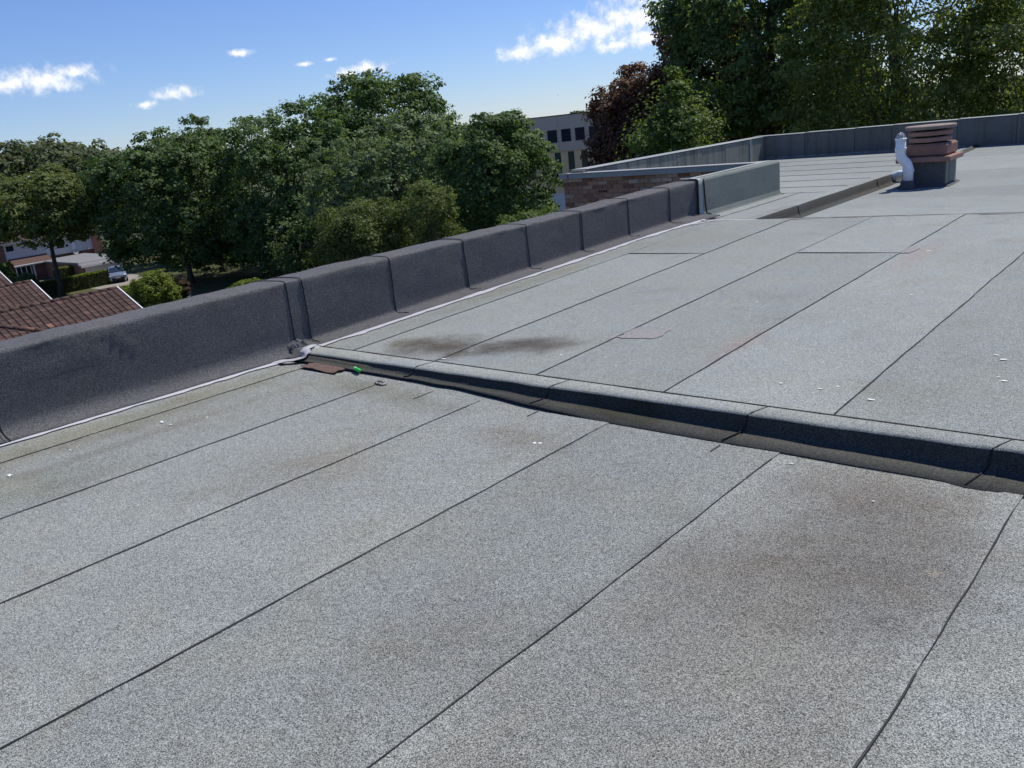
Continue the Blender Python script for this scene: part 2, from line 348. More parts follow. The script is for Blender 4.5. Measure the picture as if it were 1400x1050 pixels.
def ribbon(name, pts, width, zoff, m, parent, jit=.25, h=.002, seed=0.0):
    """a low bead of bitumen or sealant lying along a polyline of (x, y, z)"""
    P = [Vector(p) for p in pts]; rows = []
    for i, p in enumerate(P):
        d = (P[min(i + 1, len(P) - 1)] - P[max(i - 1, 0)]).normalized(); s = d.cross(Vector((0, 0, 1))).normalized()
        wd = width * .5 * (1 + jit * 2 * nz3(i * .37, seed * 3.1, 1.7) + jit * nz3(i * 1.3, seed, 4.2))
        wd = max(wd, width * .18)
        rows.append([p - s * wd + Vector((0, 0, zoff - .001)), p - s * wd * .5 + Vector((0, 0, zoff + h)), p + s * wd * .5 + Vector((0, 0, zoff + h)), p + s * wd + Vector((0, 0, zoff - .001))])
    V, F = grid(rows); return mesh(name, V, F, m, parent, True)
def seam_y(x, y0, y1, zf, parent, width=.008, m='bitumen', seed=0.0, zoff=.0065, drift=0.0):
    wob = .006
    return ribbon('bitumen_bead', [(x + drift * (y - y0) + wob * (1.4 * nz3(y * 1.3, x * 3, seed) + .9 * nz3(y * 4.1, x * 5, seed)), y, zf(x, y)) for y in fr(y0, y1, .06)], width, zoff, m, parent, .55, seed=x)
def seam_x(y, x0, x1, zf, parent, width=.008, m='bitumen', seed=0.0, zoff=.0065):
    wob = .006
    return ribbon('bitumen_bead', [(x, y + wob * (nz3(x * 1.3, y * 3, seed) + .6 * nz3(x * 4.1, y * 5, seed)), zf(x, y)) for x in fr(x0, x1, .06)], width, zoff, m, parent, .75, seed=y)

# decks (what the felt lies on)
def deck(name, x0, x1, y0, y1, zf, m, drop=.012, t=.3):
    V = [(x, y, zf(x, y) - d) for d in (drop, t) for x, y in ((x0, y0), (x1, y0), (x1, y1), (x0, y1))]
    return mesh(name, V, [(0, 1, 2, 3), (7, 6, 5, 4), (0, 4, 5, 1), (1, 5, 6, 2), (2, 6, 7, 3), (3, 7, 4, 0)], m, B)
lower = deck('lower_roof', -6.0, 9.0, -9.0, 3.86, zl, 'felt_roof_lower')
upper = deck('upper_roof', -6.0, 9.0, 3.87, YA, zu, 'felt_roof_upper', t=.26)
farr = mesh('far_roof', [(XR, YA - .1, -.012), (9, YA - .1, -.012), (9, 15, -.012), (9, YB, .143), (XR, YB, .143), (XR, 15, -.012)], [(0, 1, 2, 5), (5, 2, 3, 4)], 'felt_roof_wing', B)
wing = mesh('wing_roof', [(-9.8, 13.1, ZW - .012), (-5.9, 13.1, ZW - .012), (-5.9, YA, ZW - .012), (XR - .02, YA, ZW - .012), (XR - .02, YB, ZW - .012), (-9.8, YB, ZW - .012)], [(0, 1, 2, 3, 4, 5)], 'felt_roof_wing', B)

# lower roof felt sheets, seams running along the parapet
LS = [-5.87, -5.49, -4.535, -3.575, -2.605, -1.625, -.61, .36, 1.33, 2.30, 3.27, 4.24, 5.21, 6.18, 7.15, 8.12, 9.0]
for i in range(len(LS) - 1):
    sheet('felt_sheet', LS[i] - (.08 if i else .02), LS[i + 1], -9, 3.56, zl, 'felt_roof_lower', lower, seed=LS[i + 1])
    if i < len(LS) - 2: seam_y(LS[i + 1], -9 if i > 5 else -3, {0: 3.62, 1: 3.55, 2: 3.46, 3: 3.46, 4: 3.48, 5: 3.47}.get(i, 3.5), zl, lower, .0056 if i else .0045, seed=LS[i + 1])
seam_y(-4.02, 3.40, 3.58, zl, lower, .006); seam_y(-3.10, 3.45, 3.56, zl, lower, .007); seam_y(-1.92, 3.44, 3.53, zl, lower, .009)
# upper roof felt sheets
US = [-5.84, -5.34, -4.39, -3.43, -2.47, -1.50, -.54, .43, 1.40, 2.37, 3.34, 4.31, 5.28, 6.25, 7.22, 8.19, 9.0]
for i in range(len(US) - 1):
    if i % 2 == 1 and i < 12:
        yj = 7.93 + .03 * i
        sheet('felt_sheet', US[i] - .08, US[i + 1], 3.86, yj, zu, 'felt_roof_upper', upper, seed=US[i + 1])
        sheet('felt_sheet', US[i] - .08, US[i + 1], yj - .06, YA, zu, 'felt_roof_upper', upper, lift=(.006, .010), seed=US[i + 1])
        seam_x(yj - .06, US[i] + .02, US[i + 1] - .01, zu, upper, .016, seed=yj, zoff=.008)
    else:
        sheet('felt_sheet', US[i] - (.08 if i else .02), US[i + 1], 3.86, YA, zu, 'felt_roof_upper', upper, seed=US[i + 1])
    if i < len(US) - 2: seam_y(US[i + 1], 3.86, 6.3 if i == 0 else YA - .03, zu, upper, .0062, seed=US[i + 1], zoff=.0075)
# the join between the upper and the far roof: pale felt strip with a broken seam
seam_x(YA - .02, -4.85, 9, zu, upper, .022, seed=5.0, zoff=.009)
for k in range(9):
    x = -4.4 + k * .75 + rnd.uniform(-.2, .2)
    ribbon('felt_patch', [(x + j * .06, YA - .05 + .01 * nz3(j, k), zu(x, YA)) for j in range(rnd.randint(6, 12))], .05, .009, 'felt_pink', upper, .5, .001, seed=k)
# repair patches
def patch(name, x, y, w_, h_, rot, zf, m, parent, seed, lift=.009):
    P = []
    for k in range(20):
        a = k / 20 * 2 * math.pi; r = 1 + .34 * nz3(math.cos(a) * 2.3, math.sin(a) * 2.3, seed); q = max(abs(math.cos(a)), abs(math.sin(a))) ** .75
        u = math.cos(a) * w_ * r / q * .8; v = math.sin(a) * h_ * r / q * .8
        px = x + u * math.cos(rot) - v * math.sin(rot); py = y + u * math.sin(rot) + v * math.cos(rot); P.append((px, py, zf(px, py) + lift))
    return mesh(name, [(x, y, zf(x, y) + lift)] + P + [(a, b, c - .006) for a, b, c in P], [(0, k + 1, (k + 1) % 20 + 1) for k in range(20)] + [(k + 1, k + 21, (k + 1) % 20 + 21, (k + 1) % 20 + 1) for k in range(20)], m, parent)
patch('felt_patch', -3.28, 4.98, .20, .15, .2, zu, 'felt_pink', upper, 1.0, .0078)
patch('felt_patch', -2.43, 8.1, .08, .20, .0, zu, 'felt_pink', upper, 3.0, .0085)
def splat(x, y, r, zf, parent, seed):
    P = []
    for k in range(12):
        a = k / 12 * 2 * math.pi; q = r * .8 * (1 + 1.2 * nz3(math.cos(a) * 2.5, math.sin(a) * 2.5, seed)); P.append((x + math.cos(a) * q, y + math.sin(a) * q * .6, zf(x, y) + .0085))
    mesh('bird_dropping', [(x, y, zf(x, y) + .0100)] + P, [(0, k + 1, (k + 1) % 12 + 1) for k in range(12)], 'dropping', parent)
for k, (x, y, r) in enumerate([(-3.55, 4.36, .014), (-3.2, 4.4, .010), (-1.93, 4.26, .016), (-1.7, 4.24, .014), (-1.63, 4.3, .012), (-1.0, 5.0, .02), (-.92, 4.64, .022), (-1.05, 5.07, .018), (-1.41, 4.16, .018), (-2.25, 8.05, .03), (-3.02, 4.25, .01), (-2.83, 4.36, .008), (-2.2, 5.1, .012), (-.5, 5.6, .02), (-1.9, 6.4, .015), (-2.9, 6.0, .012), (-4.36, 4.02, .02), (-4.5, 3.96, .011), (-.96, 4.69, .012)]):
    splat(x, y, r, zu, upper, k * 1.7)
for k, (x, y, r) in enumerate([(-5.27, 2.32, .024), (-5.15, 2.32, .012), (-5.19, 1.37, .03), (-5.05, 2.52, .01), (-2.78, 3.13, .018), (-2.75, 3.14, .012), (-1.08, 3.24, .008), (-5.3, 1.75, .01), (-1.52, 3.46, .012)]):
    splat(x, y, r, zl, lower, k * 2.3 + 40)

# the step between lower and upper roof: darker felt upstand with shade put into its colour, pale felt along its lit top
step = empty('step_upstand'); step.parent = B
CX = [-5.86, -4.42, -3.18, -1.88, -.77, .38, 1.62, 2.85, 4.1, 5.3, 6.5, 7.8, 9.0]
def lipy(x): return 3.775 - .020 * (x + 3) * .5 + .012 * nz3(x * 1.7, 2.0) + .010 * nz3(x * 5, 7.0)
def skirt(x):
    if x < -2.7:
        f = max(0, min(1, (x + 3.9) / 1.2)); return (lipy(x) - .080) * (1 - f) + 3.565 * f + .008 * nz3(x * 4, 1.0)
    return 3.565 + .010 * nz3(x * 2.2, 9.0) - .022 * max(0, min(1, (x + .90) / .05))
for i in range(len(CX) - 1):
    rows = []; caps = []
    for x in fr(CX[i], CX[i + 1] + (.03 if i < len(CX) - 2 else 0), .08):
        zt = zu(x, YS) + .009; yl = lipy(x); off = .004 * (i % 2); zb = zl(x, 3.6) + .008 + off * .6; ys = skirt(x)
        p = [(yl + .004, zt - .006), (yl - .003, zt - .010), (yl - .006, zt - .025), (yl - .010, zb + (zt - zb) * .45), (yl - .016, zb + .026), (yl - .028, zb + .010), (yl - .050, zb + .003), (max(ys + .01, yl - .075), zb + .001), (ys, zb), (ys - .001, zb - .008)]
        rows.append([(x, y - off, z + (.004 * nz3(x * 3, k * .8, 3.0) if 1 < k < 6 else 0)) for k, (y, z) in enumerate(p)])
        yc = 3.905 - .020 * (x + 3) + .01 * nz3(x * 1.1, 4.0)
        caps.append([(x, yc, zu(x, yc) + .004), (x, yc - .002, zu(x, yc) + .011), (x, yl + .03, zt + .002), (x, yl + .008, zt), (x, yl - .001 - off, zt - .004), (x, yl - .006 - off, zt - .012)])
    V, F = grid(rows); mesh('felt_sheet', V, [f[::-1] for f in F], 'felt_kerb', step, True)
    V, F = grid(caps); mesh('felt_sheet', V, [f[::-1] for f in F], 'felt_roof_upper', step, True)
    ribbon('bitumen_bead', [(r[0][0], r[0][1] + .003, r[0][2] + .006) for r in caps], .014, .001, 'bitumen', step, .5, .004, seed=i)
    if i:
        x = CX[i]; zt = zu(x, YS) + .009; yl = lipy(x) - .004; zb = zl(x, 3.6) + .012
        MB().tube([(x + .05, 3.90 - .02 * (x + 3), zu(x, 3.9) + .010), (x + .015, yl + .012, zt + .002), (x, yl - .004, zt - .010), (x - .002, yl - .012, zt - .04), (x - .008, yl - .020, zb + .022), (x - .02, yl - .045, zb + .003), (x - .05, skirt(x) + .01, zb + .001)], .0045, 6).build('bitumen_bead', 'bitumen', step, True)
# rusty patch and torn, scorched felt where the step meets the parapet
patch('felt_patch', -5.32, 3.668, .27, .10, -.10, zl, 'felt_rust', lower, 5.0, .0095)
rows = []
for i in range(15):
    row = []
    for j in range(11):
        u, v = i / 14, j / 10; e = math.sin(math.pi * u) * math.sin(math.pi * v)
        row.append((-5.98 + .23 * v, 3.76 + .22 * u + .03 * nz3(v * 4, u * 3, 6.0), .0 + .13 * (1 - v) ** 2 * math.sin(math.pi * u) ** .5 + e * (.03 + .06 * nz3(u * 5, v * 5, 1.0) + .05 * nz3(u * 11, v * 11, 2.0))))
    rows.append(row)
V, F = grid(rows); mesh('torn_felt', V, F, 'felt_black', step, False)

# the parapet in black felt: sheets lapped every 0.97 m
par = empty('black_parapet'); par.parent = B
LAPS = [-9.0, -4.9, -3.93, -2.96, -1.99, -1.02, .10, 1.60, 3.88, 4.04, 5.0, 5.98, 6.95, 7.93, 8.9, 9.88, 10.60]
def segd(p, a, b):
    ax, ay = a; bx, by = b; t = max(0, min(1, ((p[0] - ax) * (bx - ax) + (p[1] - ay) * (by - ay)) / ((bx - ax) ** 2 + (by - ay) ** 2)))
    return math.hypot(p[0] - ax - t * (bx - ax), p[1] - ay - t * (by - ay))
_cr = random.Random(12); CREASE = []
for _k in range(46):
    _y = _cr.uniform(-1, 10.5); _z = _cr.uniform(.15, .55); CREASE.append((_y, _z, _y + _cr.uniform(-.2, .2), _z + _cr.uniform(-.12, .06), _cr.uniform(.002, .006), _cr.uniform(.008, .016)))
def wr(y, z):
    d = .0045 * nz3(y * 1.6, z * 2.5, .5) + .002 * nz3(y * 5, z * 6, 1.5)
    if 1.4 < y < 3.0:
        d += .013 * math.exp(-(segd((y, z), (2.40, .57), (2.58, .39)) / .014) ** 2) + .006 * math.exp(-(segd((y, z), (1.75, .43), (2.34, .405)) / .022) ** 2) + .005 * math.exp(-(segd((y, z), (2.1, .56), (2.3, .46)) / .014) ** 2)
    for sg in CREASE:
        if abs(y - sg[0]) < .4: d += sg[4] * math.exp(-(segd((y, z), sg[0:2], sg[2:4]) / sg[5]) ** 2)
    return d
def skx(y):
    if y < 3.72: return -5.865 + .008 * nz3(y * 1.7, 3.0)
    return -5.80 + .035 * math.sin((y - 3.7) * .5) - .0 + .17 * max(0, (y - 8.6) / 2.0) ** 1.3 + .008 * nz3(y * 1.7, 3.0)
def ztop(y): return .600 + (.035 * max(0, min(1, (y - 8.0) / 2.5))) + .007 * nz3(y * 2.1, 5.0) + .006 * nz3(y * 5.7, 6.0) + .003 * nz3(y * 14, 6.5)
def prof(y, off=0.0):
    lo = y < 3.78; zb = (zl(-5.9, y) if lo else zu(-5.9, min(y, YA))) + .012; xs = skx(y); xf = -5.975; zt = ztop(y)
    hf = .10 if lo else .035
    pts = [(xs + .002, zb - .012), (xs, zb + .003)]
    xb = xf + (.11 if lo else .040)
    pts.append(((xs + xb) / 2, zb + .007)); pts.append((xb, zb + .009))
    for k in range(1, 6):
        a = k / 5 * math.pi / 2; pts.append((xb + (xf - xb) * math.sin(a), zb + .009 + hf * (1 - math.cos(a))))
    for k in range(1, 9):
        z = zb + hf + .012 + (zt - .026 - zb - hf - .012) * k / 8; pts.append((xf + wr(y, z), z))
    rr = .020
    for k in range(1, 5):
        a = k / 4 * math.pi / 2; pts.append((xf - rr * (1 - math.cos(a)) + .006 * nz3(y * 5, k * .3, 8), zt - rr + rr * math.sin(a)))
    pts += [(xf - .05, zt + .003), (xf - .12, zt + .006), (xf - .24, zt + .008), (xf - .33, zt + .004), (xf - .37, zt - .012), (xf - .383, zt - .05), (xf - .385, zt - .22)]
    q = []
    for k, (x, z) in enumerate(pts):
        a = pts[max(k - 1, 0)]; b = pts[min(k + 1, len(pts) - 1)]; dx, dz = b[0] - a[0], b[1] - a[1]; L = math.hypot(dx, dz) or 1
        q.append((x + dz / L * off, y, z - dx / L * off))
    return q
for i in range(len(LAPS) - 1):
    off = (0, .0035)[i % 2]
    rows = [prof(y, off) for y in fr(LAPS[i] - .02, LAPS[i + 1] + (.012 if off else 0), .03 if i > 5 else .1)]
    V, F = grid(rows); mesh('felt_sheet', V, [f for f in F], 'felt_black', par, True)
    if i > 6:
        y = LAPS[i]; pr = prof(y, .0045); pts = [(x, yy + .012 * nz3(z * 3, y, 2.0) + .004 * nz3(z * 11, y, 3.0), z) for x, yy, z in pr[2:-6]]
        pts = [pts[0]] + [(p[0], p[1], p[2]) for p in pts[1:]]
        pts[0] = (pts[0][0] + .0, pts[0][1] + .05, pts[0][2]) if y > 4.5 else pts[0]
        pts += [(x, yy - .10 * k / 5, z) for k, (x, yy, z) in enumerate(pr[-6:-1], 1)] if i in (8, 9) else [(x, yy, z) for x, yy, z in pr[-6:-1]]
        MB().tube(pts, .0052, 5).build('bitumen_bead', 'bitumen', par, True)
mesh('parapet_core', *(lambda m: (m.V, m.F))(MB().box((-6.33, -9, -.6), (-6.0, 10.6, .55))), 'mortar', par)
# pale sealant run along the foot of the parapet
def seal(y0, y1, wd, extra=0.0, n=0):
    ribbon('sealant_bead', [(skx(y) + .016 + .010 * nz3(y * 4, 2.2), y, (zl(-5.85, y) if y < 3.78 else zu(-5.75, min(y, YA))) + .012) for y in fr(y0, y1, .07)], wd, -.001, 'sealant', par, .5, .003, seed=n)
seal(-9, 3.60, .066, n=1); seal(3.90, 10.2, .086, n=2)
bp_ = [Vector(p) for p in ((-5.87, 3.56, .014), (-5.82, 3.63, .016), (-5.745, 3.69, .018), (-5.70, 3.735, .028), (-5.695, 3.765, .060), (-5.72, 3.80, .082), (-5.775, 3.87, .078), (-5.80, 3.93, .072))]
pts = [bp_[i].lerp(bp_[i + 1], k / 4) for i in range(len(bp_) - 1) for k in range(4)] + [bp_[-1]]      # the sealant dips down over the end of the step
ribbon('sealant_bead', pts, .075, .006, 'sealant', par, .35, .004, seed=4)
ribbon('sealant_bead', [(-5.64 + .16 * k, YA - .03 + .015 * (k < 1), zu(-5.5, YA)) for k in range(8)], .04, .012, 'sealant', par, .3, .003, seed=6)
ribbon('sealant_bead', [(-5.60 + .03 * k, YA - .35 + .06 * k, zu(-5.5, YA)) for k in range(6)], .035, .012, 'sealant', par, .4, .002, seed=7)

# greenish old parapet beyond it, ending at the wing corner
def slab_parapet(name, x0, x1, y0, y1, z0, z1, m, parent, wob=.006):
    rows = []
    for y in fr(y0, y1, .12):
        e = lambda k: wob * nz3(y * 2.3, k * 1.3, 4.4)
        rows.append([(x1 + .05, y, z0 + .004), (x1 + .02 + e(0), y, z0 + .03), (x1 + e(1), y, z0 + .09), (x1 + e(2), y, (z0 + z1) / 2), (x1 + e(3), y, z1 - .035), (x1 - .015, y, z1 - .01), (x1 - .045, y, z1 + e(5)), (x0 + .045, y, z1 + e(6)), (x0, y, z1 - .03), (x0, y, z0 - .3)])
    V, F = grid(rows); n = len(rows[0]); F = list(F) + [tuple(range(n))[::-1], tuple(range(len(V) - n, len(V)))]
    return mesh(name, V, F, m, parent, False)
gp = slab_parapet('green_parapet', -6.22, -5.93, 10.66, 13.16, .12, .665, 'felt_green', B)
gp['label'] = 'greenish grey felt parapet end beside the brick wing wall'
rows = [[(-5.955 - .005, y, z) for y in (10.585, 10.665)] for z in (.16, .20, .30, .45, .58, .648)]
rows = [[(-5.90, 10.58, .145), (-5.88, 10.70, .145)]] + [[(-5.932 + (.02 if k == 0 else 0), r[0][1] + .012 * nz3(k, 1.0), r[0][2]), (-5.918 + (.02 if k == 0 else 0), r[1][1] + .01 * nz3(k, 7.0) + (.03 if k == 0 else 0), r[1][2])] for k, r in enumerate(rows)] + [[(-5.97, 10.60, .672), (-5.97, 10.67, .672)], [(-6.24, 10.60, .675), (-6.24, 10.67, .675)]]
V, F = grid(rows); mesh('flashing_strip', V, [f[::-1] for f in F], 'pale_strip', gp, True)
MB().tube([(-5.915, 10.70, .66), (-5.905, 10.69, .5), (-5.905, 10.71, .3), (-5.895, 10.72, .19), (-5.86, 10.78, .16)], .012, 6).build('bitumen_bead', 'bitumen', gp, True)
ribbon('trim_strip', [(-6.10, y, .672) for y in fr(10.62, 13.1, .2)], .09, .0, 'pale_strip', gp, .08, .004, seed=2)

# brick wing wall with its coping, each brick built
bw = mesh('brick_wall', *(lambda m: (m.V, m.F))(MB().box((-10.13, 13.012, -.72), (-6.0, 13.24, .575))), 'mortar', B)
bm = bpy.data.meshes.new('brick')
_b = MB().cbox((0, 0, 0), (.215, .05, .065), .004); bm.from_pydata(_b.V, [], _b.F); bm.materials.append(MATS['brick'])
for r in range(11):
    z = .503 - r * .075
    for k in range(19):
        x = -10.14 + k * .225 - (.1125 if r % 2 else 0)
        if x > -6.2 or (x < -10.15): 
            if x > -6.2: continue
            o = link(bpy.data.objects.new('brick', bm), bw); o.location = (-10.14, 13.0, z); o.scale = (.1025 / .215, 1, 1); continue
        if r == 3 and k == 4: continue
        o = link(bpy.data.objects.new('brick', bm), bw); o.location = (x + rnd.uniform(-.003, .003), 13.0 + rnd.uniform(-.004, .003), z + rnd.uniform(-.002, .002)); o.scale = (1 + rnd.uniform(-.02, .012), 1, 1 + rnd.uniform(-.05, .03))
_ab = MB().box((-9.35, 13.0, .278), (-9.135, 13.03, .343))
ab = _ab.build('air_brick', 'brick', bw)
for k in range(5): MB().box((-9.335 + k * .04, 12.995, .290), (-9.31 + k * .04, 13.0, .332)).build('air_hole', 'void', ab)
cp = MB()
cp.box((-10.2, 12.95, .565), (-6.22, 13.35, .65)); cp.build('coping', 'coping', bw)
MB().box((-10.2, 12.94, .650), (-6.22, 12.99, .662)).build('coping_lip', 'coping', bw)
MB().box((-9.99, 12.944, .57), (-9.975, 12.949, .648)).build('coping_joint', 'bitumen', bw)

# wing roof felt, laid across; kerb along its edge
wy = [13.2, 14.03, 15.1, 16.14, 17.2, 18.4, 19.6, YB]
fw = lambda x, y: ZW
for i in range(len(wy) - 1):
    sheet('felt_sheet', -9.8, XR - .16, wy[i], wy[i + 1] + .06, fw, 'felt_roof_wing', wing, along='x', st=.4, seed=wy[i])
    if i: seam_x(wy[i], -9.6, XR - .16, fw, wing, .016, seed=wy[i], zoff=.004)
sheet('felt_sheet', -5.86, XR - .16, YA, 13.26, fw, 'felt_roof_wing', wing, seed=2.2)
seam_y(-5.62, YA + .1, 13.3, fw, wing, .012, zoff=.008); seam_y(XR - .16, YA + .02, YB, fw, wing, .012, zoff=.010)
kerb = empty('roof_kerb'); kerb.parent = B
ks = [YA - .02, 11.6, 13.55, 14.75, 16.5, 18.5, YB]
for i in range(len(ks) - 1):
    rows = []
    for y in fr(ks[i], ks[i + 1], .12):
        e = .018 * nz3(y * 1.5, 3.3); o_ = .008 * (i % 2); zb = zr(XR, y)
        rows.append([(XR - .2, y, ZW + .010), (XR - .06, y, ZW + .022 + e * .5), (XR - .02 + e * .4 + o_, y, ZW + .014 + e * .5), (XR + .005 + o_, y, ZW - .02), (XR + .012 + o_, y, zb + .05), (XR + .035 + o_, y, zb + .012), (XR + .12, y, zb + .008), (XR + .125, y, zb - .01)])
    V, F = grid(rows); n = len(rows[0])
    top = [f for f in F if f[0] % n < 2]; side = [f for f in F if f[0] % n >= 2]
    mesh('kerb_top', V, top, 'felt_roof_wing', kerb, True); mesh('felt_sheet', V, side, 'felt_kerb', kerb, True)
# far roof felt
fy = [YA - .1, 11.2, 12.3, 13.4, 14.5, 15.6, 16.7, 17.8, 18.9, 20.0, YB]
for i in range(len(fy) - 1):
    sheet('felt_sheet', XR + .1, 9, fy[i], fy[i + 1] + .06, zr, 'felt_roof_wing', farr, lift=(.002, .0025), along='x', st=.5, seed=fy[i])

# stained parapet along the wing's left edge and the slate-grey one across its far end, in felt panels
sp = empty('stained_parapet'); sp.parent = B
ys_ = [13.2, 14.3, 15.4, 16.6, 17.7, 18.8, 19.9, YB]
for i in range(len(ys_) - 1):
    mesh('felt_panel', *(lambda m: (m.V, m.F))(MB().cbox((-10.12, ys_[i], ZW - .01), (-9.80 + .004 * (i % 2), ys_[i + 1] - .006, .69 + .007 * nz3(i, 3))), ), 'felt_stained', sp)
MB().box((-9.805, 20.05, ZW), (-9.783, 20.13, .70)).build('pale_strip', 'pale_strip', sp)
for i in range(7): MB().cbox((-10.16, 13.3 + i * 1.085, .698), (-9.785, 13.3 + (i + 1) * 1.085 - .004, .708), .004).build('capping', 'pale_strip', sp)
bp = empty('back_parapet'); bp.parent = B
xs_ = [-10.12, -8.75, -7.55, -6.7, -5.35, -4.2, -3.05, -1.9, -.7, .5, 1.8, 3.1, 4.5, 6.0, 7.5, 9.0]
for i in range(len(xs_) - 1):
    MB().cbox((xs_[i], YB - .004 * (i % 2), -.05), (xs_[i + 1] - .005, YB + .32, .70 + .008 * (xs_[i] + 10) * .9)).build('felt_panel', 'felt_slate', bp)
    MB().cbox((xs_[i], YB - .012, .708 + .008 * (xs_[i] + 10) * .9), (xs_[i + 1] - .003, YB + .35, .720 + .008 * (xs_[i] + 10) * .9), .006).build('capping', 'pale_strip', bp)
rows = [[(x, YB - .002 - .05 * j, ZW + .006 + (.05 if j == 0 else .012 + .02 * max(0, nz3(x * 5, j * 2.0))) * (1 - j / 3)) for j in range(4)] for x in fr(-9.75, XR - .2, .1)]
V, F = grid(rows); mesh('debris_fillet', V, [f[::-1] for f in F], 'felt_stained', bp, False)
# outer walls below the roofs
MB().box((-6.30, -9.0, G), (9.0, 13.2, -.35)).build('outer_wall', 'house_brick', B)
MB().box((-10.10, 13.02, G), (9.0, YB + .3, -.73)).build('outer_wall', 'house_brick', B)
MB().box((-10.10, 13.03, -.74), (-5.0, YB + .28, ZW - .03)).build('wing_core', 'mortar', B)

# ------------------------------------------------------------------ things on the roof
VS = tag(empty('ventilation_stack', (-4.25, 15.05, .005), R_(1)), 'square roof vent with brown concrete slabs and round louvre discs on a felt base', 'roof vent')
mb = MB(); mb.cbox((-.32, -.32, 0), (.32, .32, .39), .012); o = mb.build('base', 'felt_black', VS)
mb = MB(); mb.add([(-.40, -.40, .002), (.40, -.40, .002), (.40, .40, .002), (-.40, .40, .002), (-.318, -.318, .04), (.318, -.318, .04), (.318, .318, .04), (-.318, .318, .04)], [(0, 1, 5, 4), (1, 2, 6, 5), (2, 3, 7, 6), (3, 0, 4, 7)]); mb.build('base_skirt', 'felt_black', VS)
MB().box((.3212, -.30, .03), (.3245, .30, .38)).build('lit_side_felt', 'felt_stained', VS)  # paler sheet added to carry the light on this side of the base
MB().cbox((-.405, -.405, .385), (.405, .405, .465), .012).build('slab', 'concrete_red', VS)
MB().cbox((-.335, -.335, .468), (.335, .335, .66), .03).build('slab', 'concrete_red', VS)
MB().lathe((0, 0, .655), [(.22, 0), (.22, .27)], 20).build('core', 'void', VS)
for z, r, t, m in ((.680, .315, .070, 'concrete_red'), (.778, .325, .070, 'concrete_red'), (.876, .375, .055, 'concrete_grey')):
    MB().lathe((0, 0, z), [(r - .03, 0), (r - .006, .006), (r, .02), (r, t - .012), (r - .012, t), (r * .5, t + .006)], 28).build('disc', m, VS, False)
VP = tag(empty('vent_pipe', (-4.42, 14.52, 0)), 'white plastic vent pipe with an S bend and wire dome beside the roof vent', 'pipe')
MB().lathe((0, 0, .0), [(.13, 0), (.112, .03), (.102, .10), (.098, .135), (.08, .137)], 20).build('felt_sleeve', 'felt_black', VP, True)
path = [(.01, 0, .10), (.01, 0, .28), (.008, 0, .33), (-.012, 0, .39), (-.055, 0, .44), (-.098, 0, .49), (-.115, 0, .55), (-.115, 0, .62), (-.115, 0, .78)]
MB().tube(path, .076, 18).build('pipe', 'pvc', VP, True)
for p, d in (((.01, 0, .265), .05), ((-.115, 0, .60), .055)):
    MB().lathe(p, [(.075, 0), (.086, .004), (.086, d - .006), (.075, d)], 20).build('collar', 'pvc', VP, True)
MB().lathe((-.115, 0, .76), [(.076, 0), (.088, .01), (.088, .03), (.076, .035)], 20).build('guard_ring', 'pvc', VP, True)
gd = MB()
for k in range(8):
    a = k * math.pi / 4; gd.tube([(-.115 + .068 * math.cos(a) * math.cos(e), .068 * math.sin(a) * math.cos(e), .79 + .085 * math.sin(e)) for e in (0, .4, .8, 1.2, 1.5)], .006, 5)
gd.lathe((-.115, 0, .795), [(.066, 0), (.055, .04), (.03, .066), (.01, .074)], 12); gd.build('wire_dome', 'cage', VP, True)
PB = tag(empty('pipe_bend', (-4.87, 15.55, .03), R_(20)), 'white and blue plastic pipe bend coming out of the low roof kerb', 'pipe')
MB().tube([(-.10 + .0, 0, .02), (-.06, 0, .09), (.0, -.03, .125), (.08, -.07, .12), (.14, -.10, .08), (.17, -.12, .02)], .055, 12).build('pipe', 'pvc', PB, True)
mb = MB(); mb.tube([(.105, -.083, .103), (.15, -.105, .068), (.172, -.121, .015)], .060, 12); mb.build('socket', 'pvc_old', PB, True)

t_ = tag(empty('plastic_tube', (-4.96, 3.700, .022), R_(-17)), 'small bright green plastic tube lying below the roof step', 'tube')
mb = MB(); mb.tube([(-.052, 0, 0), (-.050, 0, .0), (-.044, 0, 0), (.040, 0, 0), (.048, 0, 0), (.05, 0, 0)], [.004, .011, .014, .014, .011, .004], 12); mb.build('body', 'green_plastic', t_, True)
mb = MB(); mb.tube([(-.060, 0, 0), (-.057, 0, 0), (-.045, 0, 0), (-.030, 0, 0)], [.006, .0125, .0150, .0150], 12); mb.build('cap', 'green_light', t_, True)
rows = [[(-4.56 + .1 * u + .01 * nz3(u * 7, v * 7), 3.52 + .05 * v + .01 * nz3(u * 6, v * 6, 3), .015 + .022 * abs(nz3(u * 6, v * 5, 9))) for v in fr(0, 1, .12)] for u in fr(0, 1, .08)]
V, F = grid(rows); tag(mesh('crumpled_scrap', V, F, 'foil', None), 'small crumpled silver and dark scrap lying on the felt seam near the roof step', 'litter')

